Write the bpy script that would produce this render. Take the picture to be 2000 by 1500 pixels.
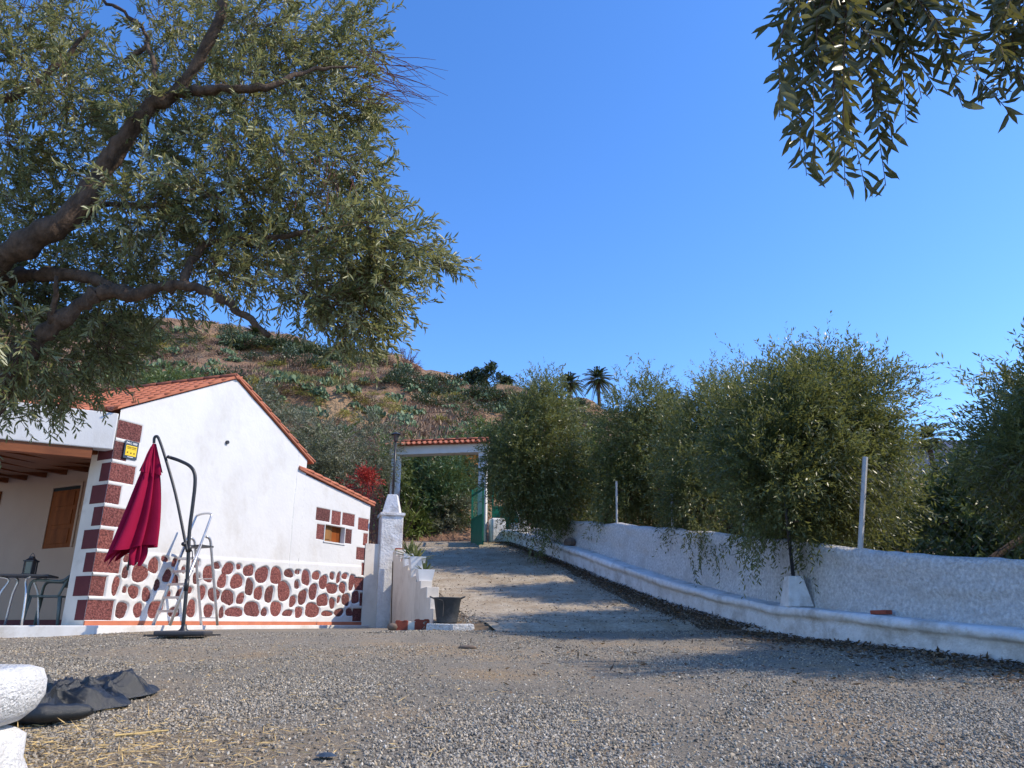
import bpy, math, random
import numpy as np
from mathutils import Vector, Matrix, Quaternion

for o in list(bpy.data.objects):
    bpy.data.objects.remove(o)
S = bpy.context.scene
COL = S.collection
R = math.radians
random.seed(4)
RNG = np.random.default_rng(11)

# ------------------------------------------------------------------ camera
EYE = 0.80
PITCH = R(18.2)
FPX = 1428.0                      # focal length in pixels of a 2000 px wide frame
cam = bpy.data.cameras.new('camera')
cam.sensor_width = 36.0
cam.lens = 36.0 * FPX / 2000.0
cam.clip_start = 0.05
cam.clip_end = 6000
camo = bpy.data.objects.new('camera', cam)
COL.objects.link(camo)
camo.location = (0, 0, EYE)
camo.rotation_euler = (math.pi / 2 + PITCH, 0, 0)
S.camera = camo

# ------------------------------------------------------------------ light
SUN_EL = R(44)
SUN_AZ = R(95)                    # clockwise from +Y: the sun stands to the right
sd = Vector((math.sin(SUN_AZ) * math.cos(SUN_EL), math.cos(SUN_AZ) * math.cos(SUN_EL), math.sin(SUN_EL)))
w = bpy.data.worlds.new('World')
S.world = w
w.use_nodes = True
nt = w.node_tree
nt.nodes.clear()
sky = nt.nodes.new('ShaderNodeTexSky')
sky.sky_type = 'NISHITA'
sky.sun_disc = False
sky.sun_elevation = SUN_EL
sky.sun_rotation = SUN_AZ
sky.altitude = 300
sky.air_density = 1.0
sky.dust_density = 0.25
sky.ozone_density = 4.0
bg = nt.nodes.new('ShaderNodeBackground')
bg.inputs['Strength'].default_value = 0.14
hs = nt.nodes.new('ShaderNodeHueSaturation')
hs.inputs['Hue'].default_value = 0.508
hs.inputs['Saturation'].default_value = 1.22
hs.inputs['Value'].default_value = 1.58
out = nt.nodes.new('ShaderNodeOutputWorld')
nt.links.new(sky.outputs[0], hs.inputs['Color'])
nt.links.new(hs.outputs[0], bg.inputs[0])
nt.links.new(bg.outputs[0], out.inputs[0])
sun = bpy.data.lights.new('sun', 'SUN')
sun.energy = 3.7
sun.angle = R(0.53)
sun.color = (1.0, 0.89, 0.72)
suno = bpy.data.objects.new('sun', sun)
COL.objects.link(suno)
suno.location = (20, 0, 30)
suno.rotation_euler = (-sd).to_track_quat('-Z', 'Y').to_euler()
S.view_settings.view_transform = 'Standard'
S.view_settings.look = 'None'
S.view_settings.gamma = 1
S.view_settings.exposure = 0.5
S.render.engine = 'CYCLES'
try:
    S.cycles.max_bounces = 6
    S.cycles.diffuse_bounces = 3
    S.cycles.transparent_max_bounces = 4
except Exception:
    pass

CP, SP = math.cos(PITCH), math.sin(PITCH)
def ray(px, py):
    x, u = px - 1000.0, 750.0 - py
    return np.array([x, FPX * CP - u * SP, FPX * SP + u * CP])
def at(px, py, Y):
    d = ray(px, py)
    return np.array([d[0] / d[1] * Y, Y, EYE + d[2] / d[1] * Y])

# ------------------------------------------------------------------ materials
def newmat(name):
    m = bpy.data.materials.new(name)
    m.use_nodes = True
    n = m.node_tree.nodes
    n.clear()
    o = n.new('ShaderNodeOutputMaterial')
    b = n.new('ShaderNodeBsdfPrincipled')
    m.node_tree.links.new(b.outputs[0], o.inputs[0])
    return m, n, m.node_tree.links, b, o
def ramp(n, stops):
    r = n.new('ShaderNodeValToRGB')
    e = r.color_ramp.elements
    while len(e) < len(stops):
        e.new(0.5)
    for k, (p, c) in enumerate(stops):
        e[k].position = p
        e[k].color = (*c, 1)
    return r
def noise(n, l, scale, detail=6, rough=0.6, vec=None):
    t = n.new('ShaderNodeTexNoise')
    t.inputs['Scale'].default_value = scale
    t.inputs['Detail'].default_value = detail
    t.inputs['Roughness'].default_value = rough
    if vec is not None:
        l.new(vec, t.inputs['Vector'])
    return t
def coord(n, l, scale=(1, 1, 1)):
    c = n.new('ShaderNodeTexCoord')
    mp = n.new('ShaderNodeMapping')
    mp.inputs['Scale'].default_value = scale
    l.new(c.outputs['Object'], mp.inputs['Vector'])
    return mp.outputs[0]
def mixc(n, l, a, b, f, mode='MIX'):
    m = n.new('ShaderNodeMix')
    m.data_type = 'RGBA'
    m.blend_type = mode
    for sock, v in ((m.inputs[6], a), (m.inputs[7], b), (m.inputs[0], f)):
        if hasattr(v, 'node'):
            l.new(v, sock)
        else:
            sock.default_value = v if not isinstance(v, tuple) else (*v, 1)
    return m.outputs[2]
def pm(name, c1, c2=None, scale=4.0, rough=0.8, bump=0.0, bscale=60.0, metal=0.0, c3=None, sc3=0.7, stretch=(1, 1, 1), spec=0.3, bdist=0.01):
    m, n, l, b, o = newmat(name)
    v = coord(n, l, stretch)
    c2 = c2 or tuple(x * 0.8 for x in c1)
    t = noise(n, l, scale, vec=v)
    r = ramp(n, [(0.35, c1), (0.68, c2)])
    l.new(t.outputs[0], r.inputs[0])
    col = r.outputs[0]
    if c3:
        t3 = noise(n, l, sc3, detail=8, rough=0.7, vec=v)
        r3 = ramp(n, [(0.5, (0, 0, 0)), (0.72, (1, 1, 1))])
        l.new(t3.outputs[0], r3.inputs[0])
        col = mixc(n, l, col, c3, r3.outputs[0])
    l.new(col, b.inputs['Base Color'])
    b.inputs['Roughness'].default_value = rough
    b.inputs['Metallic'].default_value = metal
    b.inputs['Specular IOR Level'].default_value = spec
    if bump:
        tb = noise(n, l, bscale, detail=4, vec=v)
        bp = n.new('ShaderNodeBump')
        bp.inputs['Strength'].default_value = bump
        bp.inputs['Distance'].default_value = bdist
        l.new(tb.outputs[0], bp.inputs['Height'])
        l.new(bp.outputs[0], b.inputs['Normal'])
    return m
def leafmat(name, stops, trans=0.3, rough=0.42, tcol=(0.16, 0.19, 0.05), gain=1.0):
    m, n, l, b, o = newmat(name)
    a = n.new('ShaderNodeAttribute')
    a.attribute_name = 'tint'
    r = ramp(n, [(p_, tuple(min(0.6, c_ * gain) for c_ in q_)) for p_, q_ in stops])
    l.new(a.outputs['Fac'], r.inputs[0])
    l.new(r.outputs[0], b.inputs['Base Color'])
    b.inputs['Roughness'].default_value = rough
    b.inputs['Specular IOR Level'].default_value = 0.4
    tr = n.new('ShaderNodeBsdfTranslucent')
    tr.inputs[0].default_value = (*tcol, 1)
    mx = n.new('ShaderNodeMixShader')
    mx.inputs[0].default_value = trans
    l.new(b.outputs[0], mx.inputs[1])
    l.new(tr.outputs[0], mx.inputs[2])
    l.new(mx.outputs[0], o.inputs[0])
    return m

M = {}
M['plaster'] = pm('white_plaster', (0.66, 0.655, 0.645), (0.61, 0.605, 0.60), 1.3, 0.9, 0.25, 45, c3=(0.54, 0.52, 0.49), sc3=1.4, stretch=(1, 1, 0.6))
M['stucco'] = pm('rough_white_stucco', (0.78, 0.765, 0.74), (0.46, 0.445, 0.43), 24.0, 0.95, 1.0, 30, c3=(0.50, 0.47, 0.44), sc3=1.6, bdist=0.05)  # darker second tone paints the shade inside the stucco pits
M['limewash'] = pm('limewashed_plinth', (0.76, 0.755, 0.75), (0.62, 0.61, 0.60), 7.0, 0.9, 0.7, 22, c3=(0.38, 0.34, 0.30), sc3=2.4, bdist=0.025)
M['planter'] = pm('planter_whitewash', (0.74, 0.735, 0.73), (0.62, 0.61, 0.60), 16, 0.9, 0.8, 60, c3=(0.45, 0.42, 0.38), sc3=3.0, bdist=0.03)
M['cream'] = pm('cream_wall', (0.72, 0.66, 0.58), (0.62, 0.56, 0.49), 1.5, 0.9, 0.2, 30, c3=(0.50, 0.44, 0.38), sc3=1.7)
M['porch'] = pm('porch_wall', (0.50, 0.335, 0.24), (0.46, 0.305, 0.22), 1.0, 0.9, 0.15, 40)
M['maroon'] = pm('maroon_paint_and_shade', (0.13, 0.030, 0.033), (0.105, 0.024, 0.028), 5, 0.85, 0.3, 60)  # on the pillar quoins: shaded side of the red stones, painted darker
M['skirting'] = pm('terracotta_skirting', (0.50, 0.17, 0.09), (0.42, 0.13, 0.07), 6, 0.7, 0.1, 60)
M['pave'] = pm('painted_pavement', (0.72, 0.71, 0.70), (0.62, 0.60, 0.58), 2.5, 0.85, 0.2, 40, c3=(0.45, 0.40, 0.34), sc3=1.4)
M['tile'] = pm('clay_tile', (0.50, 0.18, 0.10), (0.36, 0.115, 0.07), 5, 0.85, 0.3, 70, c3=(0.24, 0.10, 0.07), sc3=2.2)
M['wood'] = pm('varnished_wood', (0.27, 0.075, 0.018), (0.15, 0.04, 0.010), 9, 0.75, 0.2, 30, stretch=(1, 1, 0.15), spec=0.1)
M['beamwood'] = pm('beam_wood', (0.26, 0.085, 0.03), (0.16, 0.05, 0.018), 8, 0.55, 0.2, 30, stretch=(0.2, 0.2, 1))
M['shutterwood'] = pm('pale_wood', (0.30, 0.15, 0.05), (0.20, 0.09, 0.03), 10, 0.6, 0.2, 30, stretch=(1, 1, 0.2))
M['dark'] = pm('dark_void', (0.01, 0.01, 0.011), (0.015, 0.015, 0.015), 5, 0.8)
M['blackmetal'] = pm('black_painted_metal', (0.022, 0.022, 0.026), (0.03, 0.03, 0.034), 8, 0.42, spec=0.5)
M['greymetal'] = pm('dark_grey_metal', (0.055, 0.056, 0.062), (0.04, 0.041, 0.046), 8, 0.5)
M['alu'] = pm('aluminium', (0.62, 0.62, 0.63), (0.5, 0.5, 0.52), 12, 0.38, metal=0.85)
M['fabric'] = pm('crimson_fabric', (0.30, 0.006, 0.045), (0.24, 0.004, 0.035), 3, 0.85, 0.15, 260, spec=0.15)
M['green'] = pm('green_painted_steel', (0.012, 0.16, 0.095), (0.010, 0.12, 0.075), 4, 0.45)
M['concretepost'] = pm('concrete_post', (0.55, 0.54, 0.52), (0.44, 0.43, 0.42), 6, 0.9, 0.3, 60)
M['wire'] = pm('galvanised_wire', (0.13, 0.12, 0.11), (0.09, 0.08, 0.075), 4, 0.7, metal=0.2)
M['bark'] = pm('olive_bark', (0.135, 0.088, 0.060), (0.045, 0.030, 0.021), 18, 0.95, 1.0, 38, stretch=(1, 1, 0.5), bdist=0.02)
M['twig'] = pm('brown_twig', (0.12, 0.07, 0.045), (0.08, 0.045, 0.03), 10, 0.9)
M['redtwig'] = pm('bare_reddish_twig', (0.17, 0.075, 0.06), (0.12, 0.05, 0.045), 10, 0.9)
M['net'] = pm('black_shade_net', (0.016, 0.018, 0.019), (0.007, 0.008, 0.009), 55, 0.33, 0.5, 240, spec=0.7)
M['rubber'] = pm('grey_bucket_rubber', (0.050, 0.058, 0.066), (0.036, 0.040, 0.046), 7, 0.6, c3=(0.11, 0.11, 0.11), sc3=4)
M['brick'] = pm('red_brick', (0.32, 0.075, 0.045), (0.22, 0.05, 0.032), 12, 0.9, 0.4, 70)
M['rock'] = pm('brown_rock', (0.20, 0.15, 0.12), (0.12, 0.09, 0.07), 7, 0.95, 0.7, 30)
M['chair'] = pm('green_grey_plastic', (0.115, 0.145, 0.135), (0.10, 0.125, 0.12), 3, 0.4)
M['glass'] = pm('dark_glass', (0.05, 0.05, 0.055), (0.04, 0.04, 0.045), 3, 0.08, spec=0.6)
M['white'] = pm('white_paint', (0.78, 0.78, 0.78), (0.7, 0.7, 0.7), 4, 0.7)
M['signblue'] = pm('sign_navy', (0.035, 0.055, 0.085), (0.04, 0.06, 0.09), 4, 0.5)
M['signyellow'] = pm('sign_yellow', (0.78, 0.55, 0.03), (0.74, 0.5, 0.03), 4, 0.5)
M['signink'] = pm('sign_ink', (0.22, 0.15, 0.01), (0.2, 0.13, 0.01), 4, 0.6)
M['soil'] = pm('dark_soil', (0.10, 0.07, 0.05), (0.06, 0.04, 0.03), 12, 0.95, 0.6, 40)
M['orchard'] = pm('orchard_soil', (0.20, 0.14, 0.085), (0.13, 0.09, 0.055), 3, 0.95, 0.8, 20)
M['straw'] = pm('dry_straw', (0.62, 0.44, 0.18), (0.45, 0.30, 0.12), 8, 0.8)
M['litterleaf'] = leafmat('fallen_leaves', [(0, (0.045, 0.028, 0.018)), (0.6, (0.13, 0.075, 0.04)), (1, (0.30, 0.19, 0.10))], 0.05, 0.8)
M['ridge'] = pm('far_rock_haze_blue', (0.055, 0.075, 0.135), (0.045, 0.062, 0.115), 0.01, 1.0)  # blue of haze and skylit shade is put into the rock colour
M['hill'] = pm('hill_earth', (0.21, 0.11, 0.068), (0.31, 0.205, 0.115), 0.22, 1.0, 1.0, 1.6, c3=(0.085, 0.058, 0.047), sc3=0.42, bdist=0.7)

OL = [(0.0, (0.045, 0.052, 0.018)), (0.4, (0.11, 0.118, 0.045)), (0.75, (0.19, 0.19, 0.09)), (1.0, (0.37, 0.36, 0.26))]
M['olive'] = leafmat('olive_leaf', OL, 0.36, 0.4, (0.27, 0.27, 0.09), 1.65)
M['olivenear'] = leafmat('olive_leaf_broad', [(0, (0.030, 0.034, 0.012)), (0.6, (0.070, 0.068, 0.026)), (1, (0.13, 0.12, 0.06))], 0.3, 0.35, (0.2, 0.19, 0.05), 1.45)
M['orchardleaf'] = leafmat('orchard_leaf', [(0, (0.027, 0.036, 0.012)), (0.5, (0.072, 0.086, 0.028)), (0.85, (0.14, 0.15, 0.058)), (1, (0.34, 0.33, 0.20))], 0.36, 0.4, (0.22, 0.23, 0.06), 1.3)
M['orchardgreen'] = leafmat('orchard_leaf_green', [(0, (0.022, 0.040, 0.013)), (0.5, (0.055, 0.085, 0.026)), (1, (0.16, 0.19, 0.08))], 0.3, 0.45, (0.20, 0.24, 0.06), 1.4)
M['greyleaf'] = leafmat('grey_green_leaf', [(0, (0.045, 0.050, 0.028)), (0.5, (0.10, 0.11, 0.065)), (1, (0.22, 0.21, 0.15))], 0.2, 0.5, (0.2, 0.2, 0.08), 1.3)
M['freshleaf'] = leafmat('fresh_green_leaf', [(0, (0.018, 0.045, 0.017)), (0.5, (0.05, 0.11, 0.042)), (1, (0.14, 0.21, 0.07))], 0.25)
M['limeleaf'] = leafmat('lime_leaf', [(0, (0.05, 0.085, 0.015)), (0.5, (0.13, 0.18, 0.035)), (1, (0.26, 0.29, 0.09))], 0.3)
M['darktree'] = leafmat('dark_tree_leaf', [(0, (0.010, 0.020, 0.010)), (0.6, (0.028, 0.050, 0.022)), (1, (0.06, 0.09, 0.04))], 0.1)
M['dry'] = leafmat('dry_shrub', [(0, (0.085, 0.052, 0.038)), (0.5, (0.19, 0.12, 0.085)), (1, (0.33, 0.23, 0.14))], 0.1, 0.9, (0.2, 0.13, 0.08), 1.3)
M['yellowshrub'] = leafmat('yellow_green_shrub', [(0, (0.12, 0.11, 0.026)), (0.5, (0.27, 0.235, 0.055)), (1, (0.42, 0.35, 0.10))], 0.2, 0.8, (0.3, 0.26, 0.05), 1.15)
M['yellowgreen'] = leafmat('olive_scrub', [(0, (0.06, 0.07, 0.025)), (0.5, (0.13, 0.14, 0.05)), (1, (0.24, 0.23, 0.09))], 0.2, 0.8, (0.2, 0.2, 0.06), 1.1)
M['cactus'] = leafmat('cactus_pad', [(0, (0.035, 0.065, 0.030)), (0.6, (0.075, 0.115, 0.052)), (1, (0.15, 0.19, 0.09))], 0.0, 0.6, gain=1.3)
M['agave'] = leafmat('agave_blade', [(0, (0.06, 0.09, 0.085)), (1, (0.17, 0.22, 0.21))], 0.0, 0.6)
M['palm'] = leafmat('palm_frond', [(0, (0.022, 0.040, 0.015)), (0.6, (0.055, 0.085, 0.030)), (1, (0.15, 0.16, 0.05))], 0.1)
M['redleaf'] = leafmat('red_bract', [(0, (0.16, 0.012, 0.012)), (0.6, (0.36, 0.03, 0.025)), (1, (0.45, 0.10, 0.05))], 0.3, 0.7, (0.4, 0.04, 0.03))
M['orangeleaf'] = leafmat('orange_leaf', [(0, (0.25, 0.09, 0.02)), (1, (0.48, 0.22, 0.05))], 0.2, 0.7)
M['succulent'] = leafmat('succulent_blade', [(0, (0.05, 0.085, 0.03)), (0.7, (0.14, 0.17, 0.06)), (1, (0.42, 0.37, 0.12))], 0.1, 0.5)

# red pebble-dash of the quoins and stones
m, n, l, b, o = newmat('red_pebbledash')
v = coord(n, l)
vo = n.new('ShaderNodeTexVoronoi'); vo.inputs['Scale'].default_value = 42; l.new(v, vo.inputs['Vector'])
t = noise(n, l, 34, 5, 0.72, v)
rr = ramp(n, [(0.34, (0.030, 0.012, 0.012)), (0.50, (0.165, 0.046, 0.043)), (0.70, (0.34, 0.145, 0.125))])
l.new(t.outputs[0], rr.inputs[0])
oi = n.new('ShaderNodeObjectInfo')
rv = ramp(n, [(0.0, (0.62, 0.66, 0.66)), (0.5, (1.0, 0.95, 0.95)), (1.0, (1.25, 1.2, 1.1))])
l.new(oi.outputs['Random'], rv.inputs[0])
l.new(mixc(n, l, rr.outputs[0], rv.outputs[0], 1.0, 'MULTIPLY'), b.inputs['Base Color'])
b.inputs['Roughness'].default_value = 0.9
bp = n.new('ShaderNodeBump'); bp.inputs['Strength'].default_value = 0.9; bp.inputs['Distance'].default_value = 0.02
l.new(t.outputs[0], bp.inputs['Height']); l.new(bp.outputs[0], b.inputs['Normal'])
M['pebble'] = m

# gravel ground sheet
m, n, l, b, o = newmat('gravel_ground')
v = coord(n, l)
t1 = noise(n, l, 55, 6, 0.75, v)
t2 = noise(n, l, 0.75, 7, 0.68, v)
r1 = ramp(n, [(0.30, (0.085, 0.068, 0.050)), (0.5, (0.265, 0.226, 0.172)), (0.7, (0.45, 0.39, 0.305))])
r2 = ramp(n, [(0.36, (0.80, 0.80, 0.80)), (0.5, (1.0, 1.0, 1.0)), (0.66, (1.28, 1.08, 0.84))])
l.new(t1.outputs[0], r1.inputs[0]); l.new(t2.outputs[0], r2.inputs[0])
l.new(mixc(n, l, r1.outputs[0], r2.outputs[0], 1.0, 'MULTIPLY'), b.inputs['Base Color'])
b.inputs['Roughness'].default_value = 0.95
bp = n.new('ShaderNodeBump'); bp.inputs['Strength'].default_value = 1.0; bp.inputs['Distance'].default_value = 0.03
l.new(t1.outputs[0], bp.inputs['Height']); l.new(bp.outputs[0], b.inputs['Normal'])
M['gravel'] = m
# single stones
m, n, l, b, o = newmat('gravel_stone')
oi = n.new('ShaderNodeObjectInfo')
r1 = ramp(n, [(0.0, (0.08, 0.069, 0.055)), (0.35, (0.245, 0.214, 0.172)), (0.75, (0.39, 0.345, 0.28)), (0.93, (0.41, 0.31, 0.19)), (1.0, (0.68, 0.62, 0.52))])
l.new(oi.outputs['Random'], r1.inputs[0]); l.new(r1.outputs[0], b.inputs['Base Color'])
b.inputs['Roughness'].default_value = 0.9
M['stone'] = m
# driveway concrete
m, n, l, b, o = newmat('driveway_concrete')
v = coord(n, l)
t1 = noise(n, l, 22, 8, 0.8, v); t2 = noise(n, l, 1.6, 8, 0.7, v)
r1 = ramp(n, [(0.3, (0.20, 0.165, 0.12)), (0.55, (0.43, 0.365, 0.275)), (0.75, (0.60, 0.52, 0.40))])
r2 = ramp(n, [(0.38, (1.05, 1.05, 1.05)), (0.66, (0.66, 0.58, 0.48))])
l.new(t1.outputs[0], r1.inputs[0]); l.new(t2.outputs[0], r2.inputs[0])
l.new(mixc(n, l, r1.outputs[0], r2.outputs[0], 1.0, 'MULTIPLY'), b.inputs['Base Color'])
b.inputs['Roughness'].default_value = 0.9
bp = n.new('ShaderNodeBump'); bp.inputs['Strength'].default_value = 0.8; bp.inputs['Distance'].default_value = 0.015
l.new(t1.outputs[0], bp.inputs['Height']); l.new(bp.outputs[0], b.inputs['Normal'])
M['concrete'] = m

# ------------------------------------------------------------------ builders
def origin_of(p):
    v = Vector((0, 0, 0))
    while p is not None:
        v += p.location
        p = p.parent
    return v
def tag(o, label=None, cat=None, group=None, kind=None):
    if label: o['label'] = label
    if cat: o['category'] = cat
    if group: o['group'] = group
    if kind: o['kind'] = kind
    return o
def thing(name, loc, label, cat, group=None):
    o = bpy.data.objects.new(name, None)
    o.empty_display_size = 0.2
    COL.objects.link(o)
    o.location = tuple(float(c) for c in loc)
    return tag(o, label, cat, group)
def mesh_np(name, V, F, mat, smooth=False, tint=None):
    """V (n,3); F list of faces or (m,k) int array"""
    me = bpy.data.meshes.new(name)
    V = np.asarray(V, dtype=np.float32)
    if isinstance(F, np.ndarray):
        k = F.shape[1]
        me.vertices.add(len(V)); me.vertices.foreach_set('co', V.ravel())
        me.loops.add(F.size); me.loops.foreach_set('vertex_index', F.astype(np.int32).ravel())
        me.polygons.add(len(F)); me.polygons.foreach_set('loop_start', np.arange(0, F.size, k, dtype=np.int32))
        me.update(calc_edges=True)
    else:
        me.from_pydata(V.tolist(), [], F)
    if smooth:
        me.polygons.foreach_set('use_smooth', np.ones(len(me.polygons), dtype=bool))
    if tint is not None:
        a = me.attributes.new('tint', 'FLOAT', 'POINT')
        a.data.foreach_set('value', np.asarray(tint, dtype=np.float32))
    if mat is not None:
        me.materials.append(mat)
    return me
def link(name, me, parent=None, kind=None, loc=None, rot=None, scale=None):
    o = bpy.data.objects.new(name, me)
    COL.objects.link(o)
    if parent is not None:
        o.parent = parent
    if loc is not None: o.location = tuple(float(c) for c in loc)
    if rot is not None: o.rotation_euler = rot
    if scale is not None: o.scale = scale if hasattr(scale, '__len__') else (scale,) * 3
    if kind: o['kind'] = kind
    return o
def obj(name, V, F, mat, parent=None, smooth=False, tint=None, kind=None):
    """vertices are given in world space; they are moved into the parent's frame.
    A top-level mesh gets its origin at the foot of its bounding box."""
    V = np.asarray(V, dtype=np.float64)
    if parent is not None:
        loc = None
        V = V - np.array(origin_of(parent))
    else:
        loc = np.array([V[:, 0].mean(), V[:, 1].mean(), V[:, 2].min()])
        V = V - loc
    return link(name, mesh_np(name, V, F, mat, smooth, tint), parent, kind, loc)

class MB:
    def __init__(s):
        s.v, s.f = [], []
    def add(s, V, F):
        k = len(s.v)
        s.v += [tuple(float(c) for c in p) for p in V]
        s.f += [tuple(i + k for i in f) for f in F]
        return s
    def box(s, o, ax, ay, az):
        o, ax, ay, az = (np.asarray(q, float) for q in (o, ax, ay, az))
        P = [o, o + ax, o + ax + ay, o + ay, o + az, o + ax + az, o + ax + ay + az, o + ay + az]
        return s.add(P, [(3, 2, 1, 0), (4, 5, 6, 7), (0, 1, 5, 4), (1, 2, 6, 5), (2, 3, 7, 6), (3, 0, 4, 7)])
    def cbox(s, c, sx, sy, sz, rz=0):
        ca, sa = math.cos(rz), math.sin(rz)
        ax, ay, az = np.array([ca, sa, 0]) * sx, np.array([-sa, ca, 0]) * sy, np.array([0, 0, sz])
        return s.box(np.asarray(c, float) - ax / 2 - ay / 2, ax, ay, az)
    def tube(s, P, r, k=8, cap=True):
        V, F = tube(P, r, k, cap)
        return s.add(V, F)
    def prism(s, poly, z0, z1):
        k = len(poly)
        V = [(x, y, z0) for x, y in poly] + [(x, y, z1) for x, y in poly]
        F = [tuple(range(k - 1, -1, -1)), tuple(range(k, 2 * k))] + [(i, (i + 1) % k, k + (i + 1) % k, k + i) for i in range(k)]
        return s.add(V, F)
    def lathe(s, c, prof, k=20, rot0=0.0):
        c = np.asarray(c, float)
        V, F = [], []
        for r_, z in prof:
            for i in range(k):
                a = 2 * math.pi * i / k + rot0
                V.append(c + np.array([r_ * math.cos(a), r_ * math.sin(a), z]))
        for j in range(len(prof) - 1):
            for i in range(k):
                F.append((j * k + i, j * k + (i + 1) % k, (j + 1) * k + (i + 1) % k, (j + 1) * k + i))
        return s.add(V, F)
    def build(s, name, mat, parent=None, smooth=False, kind=None, bevel=0):
        o = obj(name, s.v, s.f, mat, parent, smooth, None, kind)
        if bevel:
            bm = o.modifiers.new('bevel', 'BEVEL'); bm.width = bevel; bm.segments = 2; bm.limit_method = 'ANGLE'
        return o
def tube(P, r, k=8, cap=True):
    P = [np.asarray(p, float) for p in P]
    if not hasattr(r, '__len__'):
        r = [r] * len(P)
    V, F = [], []
    up = None
    for i, p in enumerate(P):
        d = P[min(i + 1, len(P) - 1)] - P[max(i - 1, 0)]
        d = d / (np.linalg.norm(d) + 1e-9)
        if up is None:
            ref = np.array([0, 0, 1.0]) if abs(d[2]) < 0.9 else np.array([1.0, 0, 0])
            up = np.cross(d, ref)
        up = up - d * np.dot(up, d)
        up /= np.linalg.norm(up) + 1e-9
        sd_ = np.cross(d, up)
        for j in range(k):
            a = 2 * math.pi * j / k
            V.append(p + (up * math.cos(a) + sd_ * math.sin(a)) * r[i])
    for i in range(len(P) - 1):
        for j in range(k):
            F.append((i * k + j, i * k + (j + 1) % k, (i + 1) * k + (j + 1) % k, (i + 1) * k + j))
    if cap:
        F.append(tuple(range(k - 1, -1, -1)))
        F.append(tuple(range((len(P) - 1) * k, len(P) * k)))
    return V, F
def spline(P, n=8):
    P = [np.asarray(p, float) for p in P]
    Q = [2 * P[0] - P[1]] + P + [2 * P[-1] - P[-2]]
    out_ = []
    for i in range(1, len(Q) - 2):
        for t in np.linspace(0, 1, n, endpoint=False):
            a, b_, c, d = Q[i - 1], Q[i], Q[i + 1], Q[i + 2]
            out_.append(0.5 * (2 * b_ + (c - a) * t + (2 * a - 5 * b_ + 4 * c - d) * t * t + (3 * b_ - a - 3 * c + d) * t ** 3))
    out_.append(P[-1])
    return out_
def vnoise(x, y, seed=0):
    """cheap smooth value noise on arrays"""
    xi, yi = np.floor(x).astype(np.int64), np.floor(y).astype(np.int64)
    xf, yf = x - xi, y - yi
    def h(a, b_):
        q = (a * 374761393 + b_ * 668265263 + seed * 974711) & 0x7fffffff
        q = ((q ^ (q >> 13)) * 1274126177) & 0x7fffffff
        return ((q ^ (q >> 16)) % 100003) / 100003.0
    u, v_ = xf * xf * (3 - 2 * xf), yf * yf * (3 - 2 * yf)
    return (h(xi, yi) * (1 - u) + h(xi + 1, yi) * u) * (1 - v_) + (h(xi, yi + 1) * (1 - u) + h(xi + 1, yi + 1) * u) * v_ - 0.5
def grid_faces(nu, nv):
    i, j = np.meshgrid(np.arange(nu - 1), np.arange(nv - 1), indexing='ij')
    a = (i * nv + j).ravel()
    return np.stack([a, a + nv, a + nv + 1, a + 1], 1)
def unit(v_):
    return v_ / (np.linalg.norm(v_, axis=-1, keepdims=True) + 1e-9)

# ------------------------------------------------------------------ foliage
def leaves(P, D, Nn, L, W, six=True, fold=0.25):
    """one lance-shaped leaf per row; returns V, F"""
    D = unit(D)
    Sd = unit(np.cross(D, Nn)); Nn = unit(np.cross(Sd, D))
    L = L[:, None]; W = W[:, None]
    n_ = len(P)
    if six:
        V = np.stack([P,
                      P + D * L * 0.28 + Sd * W * 0.42 + Nn * W * fold, P + D * L * 0.66 + Sd * W * 0.40 + Nn * W * fold,
                      P + D * L - Nn * L * 0.06,
                      P + D * L * 0.66 - Sd * W * 0.40 + Nn * W * fold, P + D * L * 0.28 - Sd * W * 0.42 + Nn * W * fold], 1).reshape(-1, 3)
        b_ = np.arange(n_)[:, None] * 6
        F = np.concatenate([b_ + np.array([0, 1, 2, 3]), b_ + np.array([0, 3, 4, 5])], 0)
        return V, F, 6
    V = np.stack([P, P + D * L * 0.45 + Sd * W * 0.5, P + D * L, P + D * L * 0.45 - Sd * W * 0.5], 1).reshape(-1, 3)
    F = np.arange(n_)[:, None] * 4 + np.array([0, 1, 2, 3])
    return V, F, 4
def sprays(rng, O, D, Ln, per, lL, lW, droop=0.25, six=False, ang=0.75, tintbase=None):
    """leafy twigs: origins O, directions D, lengths Ln"""
    N = len(O)
    D = unit(D)
    t = (np.arange(per) + rng.random((N, per))) / per
    t = 0.08 + 0.92 * t
    P = O[:, None, :] + D[:, None, :] * (Ln[:, None] * t)[..., None]
    P[..., 2] -= droop * Ln[:, None] * t * t
    T = np.repeat(D[:, None, :], per, 1).copy()
    T[..., 2] -= 2 * droop * t
    T = unit(T)
    rnd = rng.normal(size=T.shape)
    rad = unit(rnd - T * (rnd * T).sum(-1, keepdims=True))
    dirs = T * math.cos(ang) + rad * math.sin(ang) + rng.normal(size=T.shape) * 0.12
    nn = unit(rng.normal(size=T.shape) * 0.8 + T * 0.5 + np.array([0.25, 0, 0.5]))
    n_ = N * per
    sc = rng.uniform(0.7, 1.25, n_)
    V, F, k = leaves(P.reshape(-1, 3), dirs.reshape(-1, 3), nn.reshape(-1, 3), lL * sc, lW * sc * rng.uniform(0.85, 1.15, n_), six)
    tb = rng.random(N) if tintbase is None else tintbase
    tint = np.clip(np.repeat(tb * 0.66, per) + rng.random(n_) * 0.34 + (rng.random(n_) > 0.94) * 0.25, 0, 1)
    return V, F, np.repeat(tint, k), P
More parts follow.
